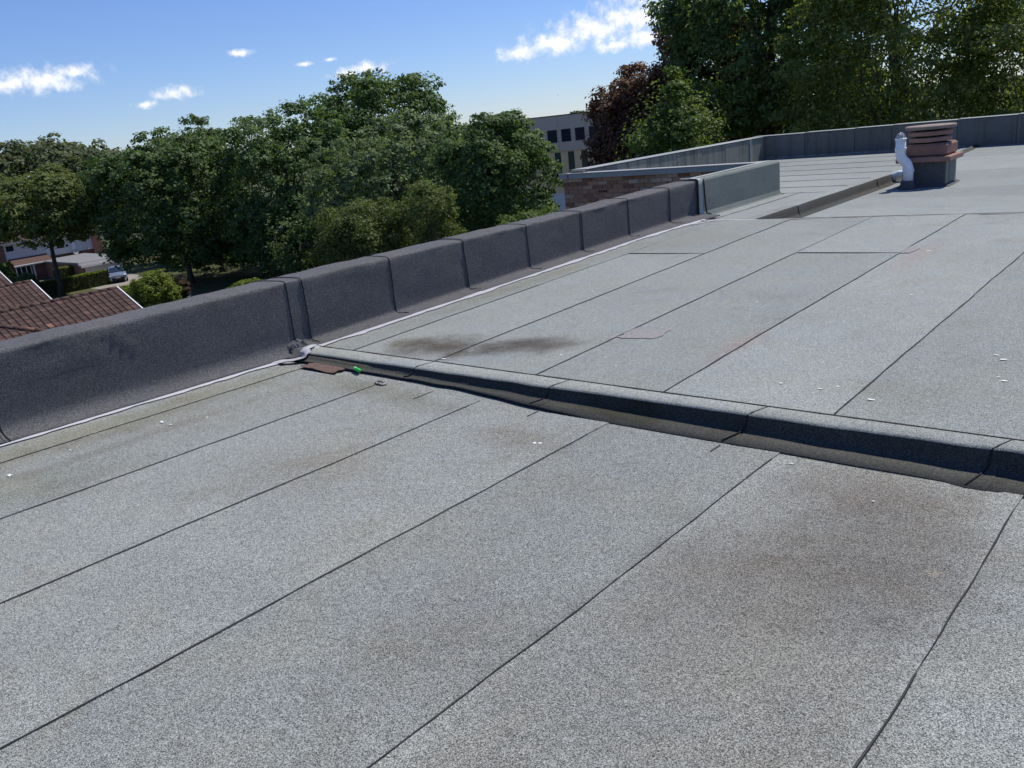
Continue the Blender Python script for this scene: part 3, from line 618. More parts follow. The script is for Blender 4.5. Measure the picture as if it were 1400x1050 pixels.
# ------------------------------------------------------------------ trees and shrubs
def leaves(C, Nrm, size, rng, droop=0.0, aspect=.75, jitter=.8):
    n = len(C)
    d = Nrm + rng.normal(0, jitter, (n, 3)); d /= np.linalg.norm(d, axis=1)[:, None]
    a = np.cross(d, rng.normal(0, 1, (n, 3))); a /= np.linalg.norm(a, axis=1)[:, None]
    a[:, 2] -= droop; a /= np.linalg.norm(a, axis=1)[:, None]
    b = np.cross(d, a); s = (size * rng.uniform(.6, 1.35, n))[:, None]
    A = a * s * .5; Bq = b * s * .5 * aspect; k = d * s * .10
    V = np.stack([C - A, C + Bq * 1.0 - A * .1 - k, C + A, C - Bq - A * .1 - k], 1).reshape(-1, 3)
    return V
def quads_mesh(name, V, m, parent):
    n = len(V) // 4; me = bpy.data.meshes.new(name); me.vertices.add(len(V)); me.vertices.foreach_set('co', V.astype(np.float32).ravel())
    me.loops.add(n * 4); me.loops.foreach_set('vertex_index', np.arange(n * 4, dtype=np.int32)); me.polygons.add(n)
    me.polygons.foreach_set('loop_start', np.arange(0, n * 4, 4, dtype=np.int32)); me.polygons.foreach_set('loop_total', np.full(n, 4, dtype=np.int32))
    me.materials.append(MATS[m]); me.update(calc_edges=True); return link(bpy.data.objects.new(name, me), parent)
def unit(rng, n):
    v = rng.normal(0, 1, (n, 3)); return v / np.linalg.norm(v, axis=1)[:, None]
def crown_pts(rng, c, rx, ry, zt, zb, lobes, clumps, per, lobe_r=.30, clump_r=.42, flat=.75, inner=.15, top=.55, boxy=.85, rag=(.74, 1.10), cone=0.0):
    """leaf centres: big lobes over an ellipsoid, clumps over each lobe, leaves over each clump"""
    c = np.array([c[0], c[1], zb + (zt - zb) * top * .92]); H1 = zt - c[2]; H0 = c[2] - zb; out = []; nrm = []
    u = unit(rng, lobes * 3); u = u[u[:, 2] > -.8][:lobes]; u = np.sign(u) * np.abs(u) ** boxy
    lr = lobe_r * rng.uniform(.7, 1.25, len(u)) * min(rx, ry)
    rad = np.where(u[:, 2] > 0, H1, H0)
    cn_ = 1 - cone * np.maximum(0, u[:, 2]); lr = lr * (.5 + .5 * cn_)
    LC = c + np.stack([u[:, 0] * (rx - lr * .8) * cn_, u[:, 1] * (ry - lr * .8) * cn_, u[:, 2] * (rad - lr * .7)], 1) * rng.uniform(rag[0], rag[1], len(u))[:, None]
    for k in range(len(u)):
        q = unit(rng, clumps) ; q = q + u[k] * .45 + np.array([0, 0, .25]); q /= np.linalg.norm(q, axis=1)[:, None]
        CC = LC[k] + q * lr[k] * rng.uniform(.65, 1.1, (clumps, 1)) * np.array([1, 1, flat])
        for j in range(clumps):
            cr = clump_r * rng.uniform(.6, 1.4)
            w_ = unit(rng, per) * rng.uniform(.25, 1, (per, 1)) ** .5 * np.array([1, 1, .55]) * cr
            out.append(CC[j] + w_); nrm.append(w_ / cr * .8 + q[j] * .6 + np.array([0, 0, .5]))
    m = int(lobes * clumps * per * inner); w_ = unit(rng, m) * rng.uniform(.2, .92, (m, 1)) ** .5
    out.append(c + w_ * np.array([rx, ry, 1]) * np.where((np.arange(3) < 2)[None, :], 1.0, np.where(w_[:, 2:] > 0, H1, H0))); nrm.append(w_ + np.array([0, 0, .4]))
    return np.concatenate(out), np.concatenate(nrm), LC
def trunk_mb(rng, base, c, LC, r0, limbs, twist=.5, taper=.35, n=6, thin=1.0):
    mb = MB(); z0, z1 = base[2], c[2]
    pts = [Vector((base[0] + (c[0] - base[0]) * t + twist * .4 * nz3(t * 3, base[0]), base[1] + (c[1] - base[1]) * t + twist * .4 * nz3(t * 3, base[1], 5), z0 + (z1 - z0) * t)) for t in fr(0, 1, .12)]
    mb.tube(pts, [r0 * (1.25 if i == 0 else 1) * (1 - (1 - taper) * i / (len(pts) - 1)) for i in range(len(pts))], 9)
    for k in range(min(limbs, len(LC))):
        t = LC[k]; s = pts[int(len(pts) * rng.uniform(.5, .95))]; e = Vector(t); mid = (s + e) / 2 + Vector((rng.uniform(-.7, .7), rng.uniform(-.7, .7), rng.uniform(-.3, .7)))
        q1 = s.lerp(mid, .5) + Vector((0, 0, .1)); r = r0 * rng.uniform(.22, .42) * thin
        mb.tube([s, q1, mid, mid.lerp(e, .6), e], [r, r * .85, r * .62, r * .4, r * .12], n)
    return mb
def tree(name, label, cat, x, y, rx, zt, zb, leaf, m, lobes=50, clumps=12, per=22, ry=None, bark='bark', r0=.35, limbs=22, seed=0, group=None, base=None, ground=G, **kw):
    rng = np.random.default_rng(seed + 11); ry = ry or rx; base = base or (x, y)
    root = tag(empty(name, (base[0], base[1], ground)), label, cat, group)
    C, N, LC = crown_pts(rng, (x, y), rx, ry, zt, zb, lobes, clumps, per, **{k: v for k, v in kw.items() if k not in ('droop', 'aspect', 'jitter', 'thin')})
    off = np.array([base[0], base[1], ground])
    V = leaves(C - off, N, leaf, rng, kw.get('droop', .15), kw.get('aspect', .8), kw.get('jitter', .42))
    quads_mesh('crown', V, m, root)
    cz = zb + (zt - zb) * .62
    o = trunk_mb(rng, (0, 0, -.05), (x - base[0], y - base[1], cz - ground), LC - off, r0, limbs, thin=kw.get('thin', 1.0)).build('trunk', bark, root, True)
    return root
tree('broadleaf_tree', 'dull grey green round tree rising behind the white panelled house', 'tree', -151, 56.5, 13.5, 7.6, -8.5, .54, 'leaf_grey', 80, 16, 26, seed=1, clump_r=1.0, lobe_r=.24)
tree('broadleaf_tree', 'yellow green spreading tree with bare trunk in front of the clipped hedge', 'tree', -100.6, 37.2, 6.6, 2.9, -6.2, .32, 'leaf_olive', 70, 14, 26, seed=2, clump_r=.6, r0=.30, base=(-101.2, 36.8), limbs=34, lobe_r=.26)
tree('broadleaf_tree', 'dark green wide tree overhanging the parked car and garage', 'tree', -89, 46, 8.4, 4.6, -9.6, .32, 'leaf_dark', 120, 16, 26, seed=3, clump_r=.62, lobe_r=.24, boxy=.72)
tree('broadleaf_tree', 'dark tree with a narrow peaked top behind the wide dark tree', 'tree', -110.5, 61, 5.6, 7.2, -9, .36, 'leaf_dark', 45, 13, 22, seed=4, clump_r=.6)
tree('broadleaf_tree', 'shadowy green tree far behind, between the grey green tree and the wide dark tree', 'tree', -136, 66, 9.0, 4.6, -10, .42, 'leaf_dark', 60, 14, 22, seed=31, clump_r=.6)
tree('broadleaf_tree', 'mid green tree with a rounded top beside the street lamp', 'tree', -78.0, 53, 7.0, 6.0, -11, .29, 'leaf_mid', 120, 16, 26, seed=5, clump_r=.58, lobe_r=.24, boxy=.75)
tree('broadleaf_tree', 'tallest dome shaped green tree behind the pale topped tree', 'tree', -85.5, 73.5, 10.0, 9.4, -7.5, .36, 'leaf_mid', 120, 16, 28, seed=6, clump_r=.78, lobe_r=.22)
tree('broadleaf_tree', 'bushy tree with pale leaf clusters in front of the dome shaped tree', 'tree', -59.3, 52, 7.3, 3.6, -9.5, .25, 'leaf_pale', 130, 16, 26, seed=7, clump_r=.5, lobe_r=.22, boxy=.75)
tree('broadleaf_tree', 'glossy dark green tree against the cream and brown building', 'tree', -41.7, 45.6, 4.55, 2.5, -7.5, .20, 'leaf_mid', 130, 16, 26, seed=8, clump_r=.40, lobe_r=.24, boxy=.75)
tree('broadleaf_tree', 'shadowed tree filling the gap behind the olive shrub', 'tree', -52.5, 50.5, 5.2, -1.2, -11.5, .26, 'leaf_dark', 45, 12, 20, seed=9, clump_r=.5)
tree('broadleaf_tree', 'low dark tree standing behind the street lamp', 'tree', -71, 49.5, 5.0, -2.6, -11.5, .26, 'leaf_dark', 45, 13, 20, seed=10, clump_r=.5, boxy=.7)
tree('broadleaf_tree', 'low dark tree behind the shaded lawn', 'tree', -92.5, 52.0, 6.0, -4.0, -11.5, .28, 'leaf_dark', 45, 12, 20, seed=12, clump_r=.5, boxy=.65)
tree('broadleaf_tree', 'low dark bushy tree at the far end of the shaded lawn', 'tree', -84.5, 56.5, 6.0, -4.2, -11.6, .28, 'leaf_dark', 45, 12, 20, seed=32, clump_r=.5, boxy=.65)
tree('broadleaf_tree', 'dark hedge like tree behind the garage', 'tree', -106, 57.5, 6.5, -3.6, -11.5, .30, 'leaf_dark', 40, 12, 20, seed=33, clump_r=.5, boxy=.65)
tree('olive_shrub', 'olive green twiggy shrub showing above the black parapet', 'shrub', -43.9, 34.9, 3.0, -1.6, -8.0, .14, 'leaf_olive', 90, 15, 20, bark='bark_pale', seed=13, clump_r=.32, r0=.14, limbs=50, lobe_r=.28, inner=.5)
tree('sparse_shrub', 'sparse shrub with pale upright stems beside the olive shrub', 'shrub', -39.8, 37.0, 2.2, -.9, -6.5, .13, 'leaf_olive', 55, 12, 16, bark='bark_pale', seed=14, clump_r=.30, r0=.10, limbs=45, lobe_r=.3, inner=.2)
tree('low_shrub', 'light green low shrub at the foot of the brick wing wall', 'shrub', -28.4, 33.4, 2.0, -2.45, -6.0, .12, 'leaf_bright', 60, 13, 22, seed=15, clump_r=.28, r0=.10, limbs=16)
# beyond the wing
tree('copper_beech', 'purple brown copper beech beside the cream building', 'tree', -27.6, 43.8, 3.5, 4.2, -4.0, .18, 'leaf_copper', 110, 16, 26, seed=20, clump_r=.44, lobe_r=.26, inner=.4)
tree('copper_beech', 'taller purple brown copper beech merging into the big dark tree', 'tree', -23.9, 44.0, 3.0, 6.7, -2.5, .18, 'leaf_copper', 80, 15, 24, seed=21, clump_r=.44, lobe_r=.28)
tree('light_green_tree', 'light green feathery tree in front of the copper beech', 'tree', -17.5, 29.5, 2.5, 3.0, -2.6, .115, 'leaf_bright', 95, 14, 22, seed=22, clump_r=.26, r0=.12, lobe_r=.26, inner=.15, boxy=1.0, rag=(.55, 1.18), thin=.6, cone=.75, top=.32)
tree('broadleaf_tree', 'big dark green tree towering over the stained parapet', 'tree', -19.5, 42.5, 5.4, 10.5, -2.5, .20, 'leaf_big', 130, 16, 26, seed=23, clump_r=.48, lobe_r=.22, r0=.5, limbs=40, inner=.15)
tree('broadleaf_tree', 'dark undergrowth tree below the big dark tree', 'tree', -19.5, 46.5, 4.6, 3.3, -4.5, .2, 'leaf_dark', 50, 13, 20, seed=24, clump_r=.45)
FE = dict(thin=.38, lobe_r=.26, flat=.45, inner=.25, droop=.5, aspect=.55)
tree('feathery_tree', 'yellow green feathery tree with bare twisting branches behind the slate parapet', 'tree', -11.8, 37.0, 4.3, 8.2, -3.5, .17, 'leaf_feather', 150, 14, 26, bark='bark_pale', seed=25, clump_r=.40, r0=.32, limbs=80, **FE)
tree('feathery_tree', 'thinner feathery tree with sky gaps behind the roof vent', 'tree', -5.6, 37.5, 4.4, 7.5, -3.0, .17, 'leaf_feather', 105, 13, 24, bark='bark_pale', seed=26, clump_r=.40, r0=.32, limbs=60, **FE)
tree('feathery_tree', 'feathery tree past the end of the slate parapet', 'tree', 2.5, 38.5, 4.6, 8.0, -3.0, .17, 'leaf_feather', 60, 12, 22, bark='bark_pale', seed=27, clump_r=.40, r0=.32, limbs=40, **FE)
tree('broadleaf_tree', 'distant grey green tree peeping over the cream building roof', 'tree', -70.3, 97.5, 3.2, 3.3, -4, .36, 'leaf_grey', 26, 10, 18, seed=28, clump_r=.6)
# garden shrubs
def shrub(name, label, x, y, r, zt, m, leaf=.12, lobes=40, seed=0, cat='shrub', zb=None, **kw):
    return tree(name, label, cat, x, y, r, zt, G if zb is None else zb, leaf, m, lobes, 12, 22, r0=.06, limbs=8, seed=seed, clump_r=kw.pop('clump_r', .28), lobe_r=kw.pop('lobe_r', .34), inner=.5, top=kw.pop('top', .5), **kw)
shrub('conifer_bush', 'bright lime green egg shaped conifer bush beside the brown tiled roof', -76.9, 36.1, 2.15, -7.4, 'leaf_lime', .16, 60, 40, zb=-12.0)
shrub('bronze_bush', 'bronze brown bush beside the lime conifer bush', -79.6, 39.9, .95, -9.0, 'leaf_bronze', .13, 22, 41)
shrub('lime_bush', 'bright lime bush top just showing over the black parapet', -68.9, 40.9, 1.6, -8.95, 'leaf_lime', .15, 34, 42)
shrub('yellow_bush', 'small yellow green bush between driveway and lime conifer', -80.8, 35.0, .95, -8.9, 'leaf_lime', .13, 22, 43)
shrub('round_bush', 'mid green bush in front of the white panelled house', -107.5, 33.2, 1.7, -6.6, 'leaf_bright', .16, 30, 44)
shrub('loose_bush', 'loose green bush between the golden bush and the clipped hedge', -102.8, 34.1, 1.45, -8.2, 'leaf_mid', .16, 30, 45)
shrub('golden_bush', 'golden yellow rounded bush behind the tiled roofs', -104.6, 33.1, .95, -8.5, 'leaf_yellow', .14, 24, 46)
def hedge(label, x0, y0, x1, y1, th, h, seed, m='leaf_hedge'):
    rng = np.random.default_rng(seed); a = Vector((x0, y0, G)); L = math.hypot(x1 - x0, y1 - y0); ang = math.atan2(y1 - y0, x1 - x0)
    root = tag(empty('clipped_hedge', a, ang), label, 'hedge'); n = int(L * h * 900); P = rng.uniform(0, 1, (n, 3)); f = rng.integers(0, 5, n)
    P[f == 0, 2] = 1; P[f == 1, 2] = 1; P[f == 2, 1] = 0; P[f == 3, 1] = 1; P[f == 4, 0] = np.round(P[f == 4, 0])
    N = np.zeros((n, 3)); N[f < 2, 2] = 1; N[f == 2, 1] = -1; N[f == 3, 1] = 1
    P = P * np.array([L, th, h]) - np.array([0, th / 2, 0]) + rng.normal(0, .05, (n, 3))
    quads_mesh('foliage', leaves(P[f > 1], N[f > 1], .13, rng, .1, .8, .5), m, root); quads_mesh('sunlit_top', leaves(P[f < 2], N[f < 2], .14, rng, .1, .8, .5), 'leaf_lime', root)  # sunlight on the hedge top is put into the lime leaf colour
    MB().box((.12, -th / 2 + .12, 0), (L - .12, th / 2 - .12, h - .12)).build('inner_growth', 'bark', root)
hedge('long clipped dark hedge with sunlit yellowish top behind the bare tree trunk', -103, 34.8, -103, 43.0, 1.4, 1.62, 50)
hedge('shorter clipped hedge in front of the garage wall', -114, 41.5, -114, 46.4, 1.4, 1.75, 51)

# ------------------------------------------------------------------ brown tiled houses just below
tm = bpy.data.meshes.new('roof_tile')
_v = []; _prof = [(0, .0), (.022, .048), (.055, .058), (.082, .016), (.16, .004), (.26, .006), (.318, .020)]
for yy, dz in ((0, .016), (-.385, .034)):
    _v += [(x, yy, z + dz) for x, z in _prof]
_n = len(_prof); _f = [(i, i + _n, i + _n + 1, i + 1) for i in range(_n - 1)]
_v += [(x, -.386, z + .012) for x, z in _prof]; _f += [(i + _n, i + 2 * _n, i + 2 * _n + 1, i + _n + 1) for i in range(_n - 1)]
tm.from_pydata(_v, [], _f); tm.materials.append(MATS['roof_tile']); tm.update()
def tiled_house(label, xr, zr_, y0, y1, run, pitch, cols, rows, eave=None, seed=0):
    """ridge along Y at x = xr; one slope towards +X and one to -X; gable at y1"""
    root = tag(empty('tiled_house', (xr, (y0 + y1) / 2, G)), label, 'house'); ox, oy, oz = root.location; rg = random.Random(seed)
    tp = math.tan(R_(pitch)); sl = run / math.cos(R_(pitch)); ze = zr_ - run * tp
    V = [(-run + .3, y0 + .2 - oy, 0), (run - .3, y0 + .2 - oy, 0), (run - .3, y1 - .15 - oy, 0), (-run + .3, y1 - .15 - oy, 0)]
    V = V + [(a, b, ze - oz + .1) for a, b, c in V] + [(0, y0 + .2 - oy, zr_ - oz - .15), (0, y1 - .15 - oy, zr_ - oz - .15)]
    mesh('wall', V, [(0, 1, 5, 4), (1, 2, 6, 5), (2, 3, 7, 6), (3, 0, 4, 7), (4, 5, 8), (6, 7, 9)], 'house_brick', root)
    rf = mesh('roof', [(-run, y0 - oy, ze - oz), (-run, y1 - oy, ze - oz), (0, y0 - oy, zr_ - oz - .06), (0, y1 - oy, zr_ - oz - .06), (run, y0 - oy, ze - oz), (run, y1 - oy, ze - oz)], [(0, 2, 3, 1), (2, 4, 5, 3)], 'dark_roof', root)
    bld = MB()
    for s in (1, -1):
        for r in range(int(sl / .345)):
            for c in range(int((y1 - y0) / .30)):
                yy = y1 - (c + 1) * .30; d = .02 + r * .345
                mtx = Matrix.Translation((s * d * math.cos(R_(pitch)), yy - oy + (0 if s > 0 else .30), zr_ - oz - .045 - d * math.sin(R_(pitch)))) @ Matrix.Rotation(s * R_(pitch), 4, 'Y') @ Matrix.Rotation(R_(90 if s > 0 else -90), 4, 'Z')
                if s > 0 and c < cols and r < rows:
                    o = link(bpy.data.objects.new('roof_tile', tm), rf); o.matrix_local = mtx @ Matrix.Translation((0, 0, rg.uniform(-.003, .004))) @ Matrix.Rotation(rg.uniform(-.012, .012), 4, 'Z')
                else: bld.add([mtx @ Vector(v) for v in _v], _f)
    o = bld.build('roof_tiles', 'roof_tile', rf); o['kind'] = 'stuff'
    for k in range(int((y1 - y0) / .45)):
        yy = y1 - (k + 1) * .45 - oy
        MB().tube([(0, yy + .005, zr_ - oz - .045), (0, yy + .44, zr_ - oz - .040)], .115, 10).build('ridge_tile', 'roof_tile', rf, True)
    for s in (1, -1):
        a = Vector((0, y1 + .10 - oy, zr_ - oz + .05)); b = Vector((s * (run + .05), y1 + .10 - oy, ze - oz + .05))
        MB().add([a, b, b - Vector((0, 0, .2)), a - Vector((0, 0, .2))] + [p - Vector((0, .055, 0)) for p in (a, b, b - Vector((0, 0, .2)), a - Vector((0, 0, .2)))], [(0, 1, 2, 3), (7, 6, 5, 4), (0, 4, 5, 1), (3, 2, 6, 7), (1, 5, 6, 2)]).build('bargeboard', 'white_paint', rf)
    return root
H1 = tiled_house('nearest brown tiled house roof with orange replaced tile just over the black parapet', -42.4, -3.90, 8.5, 18.0, 4.4, 24, 22, 9, seed=1)
H2 = tiled_house('brown tiled house roof behind the nearest tiled roof', -53.1, -3.93, 9.5, 17.85, 4.4, 24, 11, 9, seed=2)
tiled_house('brown tiled house roof farthest back of the three tiled roofs', -63.8, -3.95, 9.5, 19.6, 4.4, 24, 6, 6, seed=3)
# a hip of ridge tiles running down the near slope of the nearest house
hip = empty('hip_ridge'); hip.parent = H1; hip.location = Vector((-42.0, 11.3, -4.12)) - H1.location
dv = Vector((.9, 1.16, -.405)).normalized()
for k in range(7):
    a = dv * (k * .43) + Vector((0, 0, .03)); MB().tube([a, a + dv * .42], .125, 10).build('ridge_tile', 'roof_tile', hip, True)
cn = tag(empty('porch_canopy', (-39.4, 19.0, G)), 'small white flat canopy at the gable of the nearest tiled house', 'canopy')
MB().cbox((-.7, -1.2, 6.15), (.5, .75, 6.27), .01).build('roof_slab', 'white_paint', cn)
MB().tube([(-.1, -1.2, 5.75), (-.1, .5, 6.15)], .03, 6).build('bracket', 'white_paint', cn)

# ------------------------------------------------------------------ white panelled house, garage, car, street lamp
HX = -124.0
H = tag(empty('panelled_house', (HX, 45, G)), 'white panelled two storey house with brown porch roof behind the trees', 'house')
lz = lambda z: z - G
def hb(name, m, x0, y0, z0, x1, y1, z1, par=H): return MB().box((x0 - HX, y0 - 45, lz(z0)), (x1 - HX, y1 - 45, lz(z1))).build(name, m, par)
hb('wall', 'house_brick', -131, 38.0, G, -124.12, 51.3, -6.1)
hb('wall_cladding', 'white_cladding', -124.1, 39.6, -8.6, -124.0, 50.9, -6.2)
for k in range(9): hb('cladding_board', 'white_cladding', -124.0, 39.6, -8.58 + k * .265, -123.985, 50.9, -8.345 + k * .265)
hb('brick_pier', 'house_brick', -124.1, 38.9, G, -123.95, 39.55, -6.15); hb('brick_pier', 'house_brick', -124.1, 50.9, G, -123.9, 52.2, -6.15)
hb('boxed_pipe', 'white_paint', -123.97, 48.0, -9.0, -123.8, 48.5, -6.3)
def window(par, x, y0, y1, z0, z1, m='window_glass', off=(HX, 45), fw=.09, mull=0):
    f = MB(); ox, oy = off
    for a, b, c, d in ((y0, y1, z0, z0 + fw), (y0, y1, z1 - fw, z1), (y0, y0 + fw, z0 + fw, z1 - fw), (y1 - fw, y1, z0 + fw, z1 - fw)): f.box((x - ox, a - oy, lz(c)), (x + .08 - ox, b - oy, lz(d)))
    for k in range(mull): yy = y0 + (y1 - y0) * (k + 1) / (mull + 1); f.box((x - ox, yy - fw / 2 - oy, lz(z0 + fw)), (x + .07 - ox, yy + fw / 2 - oy, lz(z1 - fw)))
    wdo = f.build('window', 'white_paint', par); MB().box((x + .01 - ox, y0 + .02 - oy, lz(z0 + .02)), (x + .035 - ox, y1 - .02 - oy, lz(z1 - .02))).build('pane', m, wdo)
window(H, -123.98, 39.7, 40.85, -7.25, -6.35); window(H, -123.98, 42.6, 43.5, -7.25, -6.35); window(H, -123.98, 46.0, 47.2, -7.9, -6.35)
hb('eave_fascia', 'white_paint', -124.0, 37.6, -6.2, -123.4, 51.6, -6.0)
r_ = MB(); r_.add([(-123.35 - HX, 37.5 - 45, lz(-6.02)), (-123.35 - HX, 51.7 - 45, lz(-6.02)), (-127.6 - HX, 51.7 - 45, lz(-4.1)), (-127.6 - HX, 37.5 - 45, lz(-4.1)), (-131.8 - HX, 37.5 - 45, lz(-6.02)), (-131.8 - HX, 51.7 - 45, lz(-6.02))], [(0, 1, 2, 3), (3, 2, 5, 4)]); r_.build('roof', 'dark_roof', H)
pr_ = MB(); pr_.add([(-124.0 - HX, 39.7 - 45, lz(-8.15)), (-124.0 - HX, 44.6 - 45, lz(-8.15)), (-122.0 - HX, 44.6 - 45, lz(-8.95)), (-122.0 - HX, 39.7 - 45, lz(-8.95))], [(0, 1, 2, 3)]); pr_.build('porch_roof', 'roof_tile', H)
hb('porch_fascia', 'white_paint', -122.05, 39.6, -9.16, -121.98, 44.7, -8.94); hb('porch_gutter', 'white_paint', -121.98, 39.6, -9.06, -121.88, 44.7, -8.97)
hb('porch_wall', 'house_brick', -124.0, 41.9, G, -122.3, 43.8, -9.1)
window(H, -122.6, 39.9, 41.8, -10.6, -9.15, mull=2)
for y in (41.9, 43.9, 45.0, 46.2): hb('porch_post', 'white_paint', -122.2, y, G, -122.08, y + .14, -9.1)
GR = tag(empty('garage', (-112, 46, G)), 'flat roofed garage with white fascia behind the parked car', 'garage')
def gb(name, m, x0, y0, z0, x1, y1, z1): return MB().box((x0 + 112, y0 - 46, lz(z0)), (x1 + 112, y1 - 46, lz(z1))).build(name, m, GR)
gb('wall', 'house_brick', -123.9, 43.5, G, -111.0, 49.1, -9.15); gb('flat_roof', 'grey_roofing', -123.9, 43.3, -9.15, -110.9, 49.3, -8.95)
gb('fascia', 'white_paint', -110.9, 43.2, -9.30, -110.78, 49.35, -8.88); gb('fascia', 'white_paint', -110.75, 43.4, -9.62, -110.6, 49.2, -9.34)
gb('garage_door', 'door_grey', -111.0, 43.9, G, -110.9, 48.7, -9.62)
for k in range(4): gb('door_rib', 'door_grey', -110.9, 43.9, G + .2 + k * .36, -110.88, 48.7, G + .5 + k * .36)
gb('lamp', 'metal_dark', -110.6, 46.1, -9.55, -110.45, 46.35, -9.38)
SDh = tag(empty('satellite_dish', (-123.7, 48.3, -8.62)), 'round grey satellite dish on the white panelled wall', 'dish')
o = MB().lathe((0, 0, 0), [(.03, 0), (.2, .03), (.32, .10), (.34, .115), (.30, .10), (.05, .03)], 18).build('dish', 'cage', SDh, True); o.rotation_euler = (0, R_(75), 0)
MB().tube([(0, 0, 0), (.35, 0, -.05)], .02, 6).build('arm', 'metal_dark', SDh)
# car: lofted body, front to the east
CAR = tag(empty('parked_car', (-103.9, 44.6, G + .01), R_(-22)), 'silver blue hatchback car parked nose out on the driveway by the hedge', 'car'); CAR.scale = (1.15, 1.15, 1.15)
st = [(2.05, .62, .35, .62, None), (1.98, .80, .28, .74, None), (1.75, .88, .24, .84, None), (1.3, .90, .22, .94, None), (.95, .91, .22, 1.00, (.78, 1.02)), (.25, .92, .22, 1.02, (.66, 1.44)), (-.4, .92, .22, 1.02, (.64, 1.54)), (-1.2, .92, .22, 1.02, (.64, 1.50)), (-1.75, .90, .24, 1.0, (.62, 1.30)), (-2.0, .86, .30, .96, (.66, 1.0)), (-2.06, .78, .4, .9, None)]
rows = []
for x, wd, z0, zs, top in st:
    tw, tz = top if top else (wd * .75, zs + .03)
    h_ = [(wd * .9, z0), (wd, z0 + .12), (wd * 1.0, (z0 + zs) / 2), (wd * .965, zs), (tw + .03, max(zs + .01, tz - .07)), (tw * .8, tz), (0, tz + .025)]
    rows.append([(x, y, z) for y, z in h_] + [(x, -y, z) for y, z in h_[-2::-1]])
V, F = grid(rows); n = len(rows[0]); body = mesh('body', V, [f[::-1] for f in F] + [tuple(range(n)), tuple(range(len(V) - n, len(V)))[::-1]], 'car_paint', CAR, True)
MB().add([(1.02, .70, 1.05), (1.02, -.70, 1.05), (.30, -.58, 1.462), (.30, .58, 1.462), (1.10, 0, 1.055), (.36, 0, 1.482)], [(0, 4, 5, 3), (4, 1, 2, 5)]).build('windscreen', 'blue_glass', CAR)
for s in (1, -1):
    for a in ([(.80, 1.06), (.22, 1.40), (-.35, 1.47), (-.35, 1.05)], [(-.42, 1.05), (-.42, 1.47), (-1.15, 1.45), (-1.5, 1.30), (-1.55, 1.06)]):
        MB().add([(x, s * (.905 - (z - 1.02) * .49 + .012), z) for x, z in a], [tuple(range(len(a))) if s < 0 else tuple(range(len(a)))[::-1]]).build('side_window', 'blue_glass', CAR)
    MB().cbox((1.80, s * .70 - .14, .64), (2.0, s * .70 + .14, .78), .03).build('headlight', 'headlight', CAR)
    MB().cbox((.62, s * .98 - .09, 1.0), (.78, s * .98 + .09, 1.14), .03).build('mirror', 'car_paint', CAR)
    for x in (1.28, -1.3):
        wh = MB().lathe((0, 0, 0), [(.20, 0), (.30, 0), (.32, .03), (.32, .17), (.30, .2)], 20).build('wheel', 'rubber', CAR, True); wh.location = (x, s * .93, .32); wh.rotation_euler = (s * R_(90), 0, 0)
        rm = MB().lathe((0, 0, -.004), [(.04, -.01), (.19, -.004), (.2, .01)], 16).build('rim', 'cage', wh, True)
MB().box((2.0, -.62, .36), (2.062, .62, .56)).build('grille', 'rubber', CAR); MB().box((2.03, -.26, .50), (2.085, .26, .61)).build('number_plate', 'white_paint', CAR)
MB().box((1.86, -.6, .66), (2.02, .6, .71)).build('upper_grille', 'rubber', CAR)
LP = tag(empty('street_lamp', (-69.3, 44.9, G)), 'slim dark street lamp standing in front of the trees', 'street lamp')
MB().tube([(0, 0, 0), (0, 0, 2.0), (0, 0, 5.9)], [.09, .07, .05], 8).build('post', 'metal_dark', LP, True)
MB().tube([(0, 0, 5.88), (.1, .1, 6.05), (.35, .35, 6.12)], .035, 6).build('arm', 'metal_dark', LP, True); MB().cbox((.30, .30, 6.07), (.85, .55, 6.2), .03).build('lamp_head', 'cage', LP)

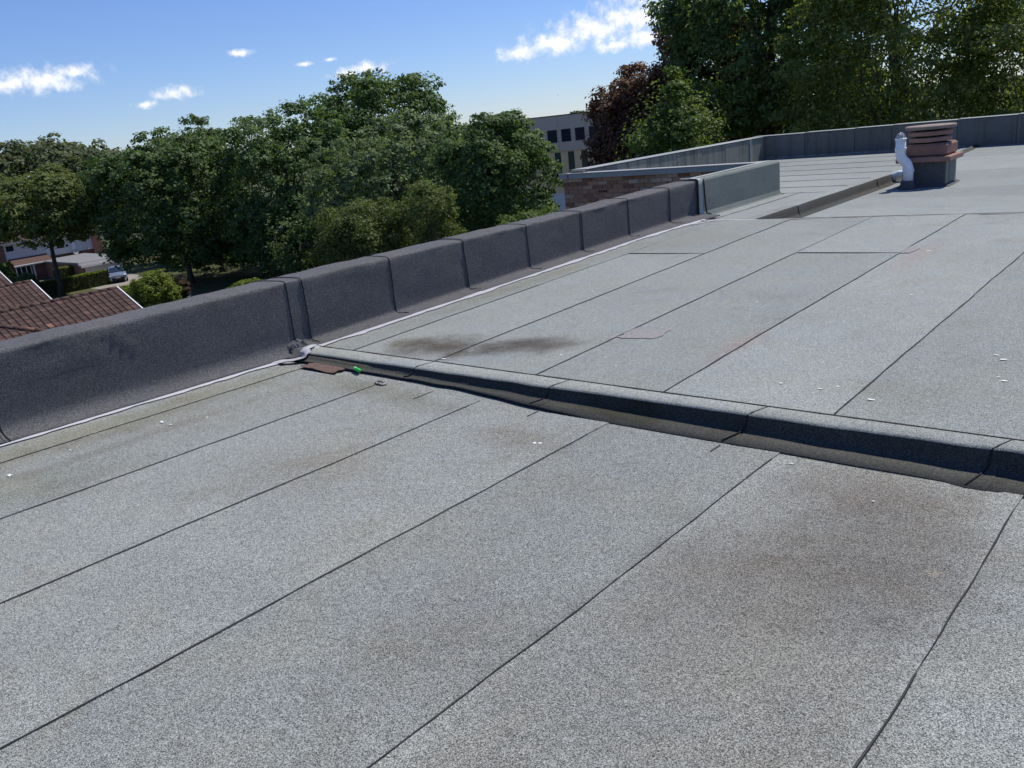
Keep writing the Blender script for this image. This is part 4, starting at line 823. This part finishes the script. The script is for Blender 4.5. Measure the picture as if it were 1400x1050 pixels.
# ------------------------------------------------------------------ cream and brown building
ang = R_(-39.2); cb_o = Vector((-61.0, 75.6, G)); rz = -math.pi * 0 + R_(39.2)
CB = tag(empty('cream_building', cb_o, rz), 'three storey building with brown clad top floor above cream walls', 'building')
def bb(name, m, x0, x1, y0, y1, z0, z1, par=CB): return MB().box((x0, y0, z0 - G), (x1, y1, z1 - G)).build(name, m, par)
bb('upper_wall', 'brown_cladding', -9, 22, 0, 14, -1.62, 2.16); bb('roof_edge', 'dark_frame', -9.05, 22.05, -.05, 14.05, 2.16, 2.25)
bb('lower_wall', 'cream_render', -8.9, 21.9, .12, 13.9, -6.1, -1.62); bb('plinth', 'white_paint', -8.9, 21.9, .06, 13.9, G, -6.1)
def bwin(x, w_, z0, z1, y, m, sill=None):
    f = MB()
    for a, b, c, d in ((x, x + w_, z0, z0 + .08), (x, x + w_, z1 - .08, z1), (x, x + .08, z0 + .08, z1 - .08), (x + w_ - .08, x + w_, z0 + .08, z1 - .08)): f.box((a, y - .03, c - G), (b, y + .1, d - G))
    o = f.build('window', 'dark_frame', CB); MB().box((x + .02, y - .012, z0 + .02 - G), (x + w_ - .02, y + .05, z1 - .02 - G)).build('pane', m, o)
    if sill: MB().box((x + .08, y - .024, sill - G), (x + w_ - .08, y - .014, sill + .07 - G)).build('transom', 'white_paint', o)
for k in range(15): bwin(-7.3 + k * 1.52 if k != 3 else -7.3 + k * 1.52, 1.05, -.62, .72, -.0, 'blue_glass')
for k in range(16): bwin(-7.9 + k * 1.47, .66, -4.3, -1.72, .12, 'green_glass', -3.75)
MB().tube([(-2.9, -.10, 2.1 - G), (-2.9, -.10, -6 - G)], .075, 8).build('drainpipe', 'metal_dark', CB)
for k in range(10): bb('cladding_joint', 'dark_frame', -9 + k * 3.04 + 1.36, -9 + k * 3.04 + 1.375, -.006, .0, -1.6, 2.14)

# ------------------------------------------------------------------ gulls
def gull(label, d, dist, span, rz_):
    p = Vector(d).normalized() * dist + Vector((0, 0, 1.62)); g = tag(empty('gull', p, rz_), label, 'bird', 'gulls in the sky')
    s = span / 2
    MB().tube([(0, -.28 * s, 0), (0, -.15 * s, 0), (0, .1 * s, 0), (0, .32 * s, -.02 * s)], [.02 * s, .09 * s, .08 * s, .015 * s], 8).build('body', 'gull', g, True)
    for q in (1, -1): MB().add([(0, .10 * s, .04 * s), (q * .45 * s, .16 * s, .22 * s), (q * s, -.05 * s, .10 * s), (q * .45 * s, -.02 * s, .20 * s), (0, -.12 * s, .04 * s)], [(0, 1, 3, 4), (1, 2, 3)]).build('wing', 'gull', g)
gull('gull gliding high in front of the large white cloud', (-.6035, .7927, .0864), 150, 1.0, R_(40))
gull('broad winged small gull low over the cream building', (-.613, .790, .0272), 170, .9, R_(80)); gull('tiny gull trailing the other gull over the cream building', (-.603, .797, .0252), 180, .8, R_(60))
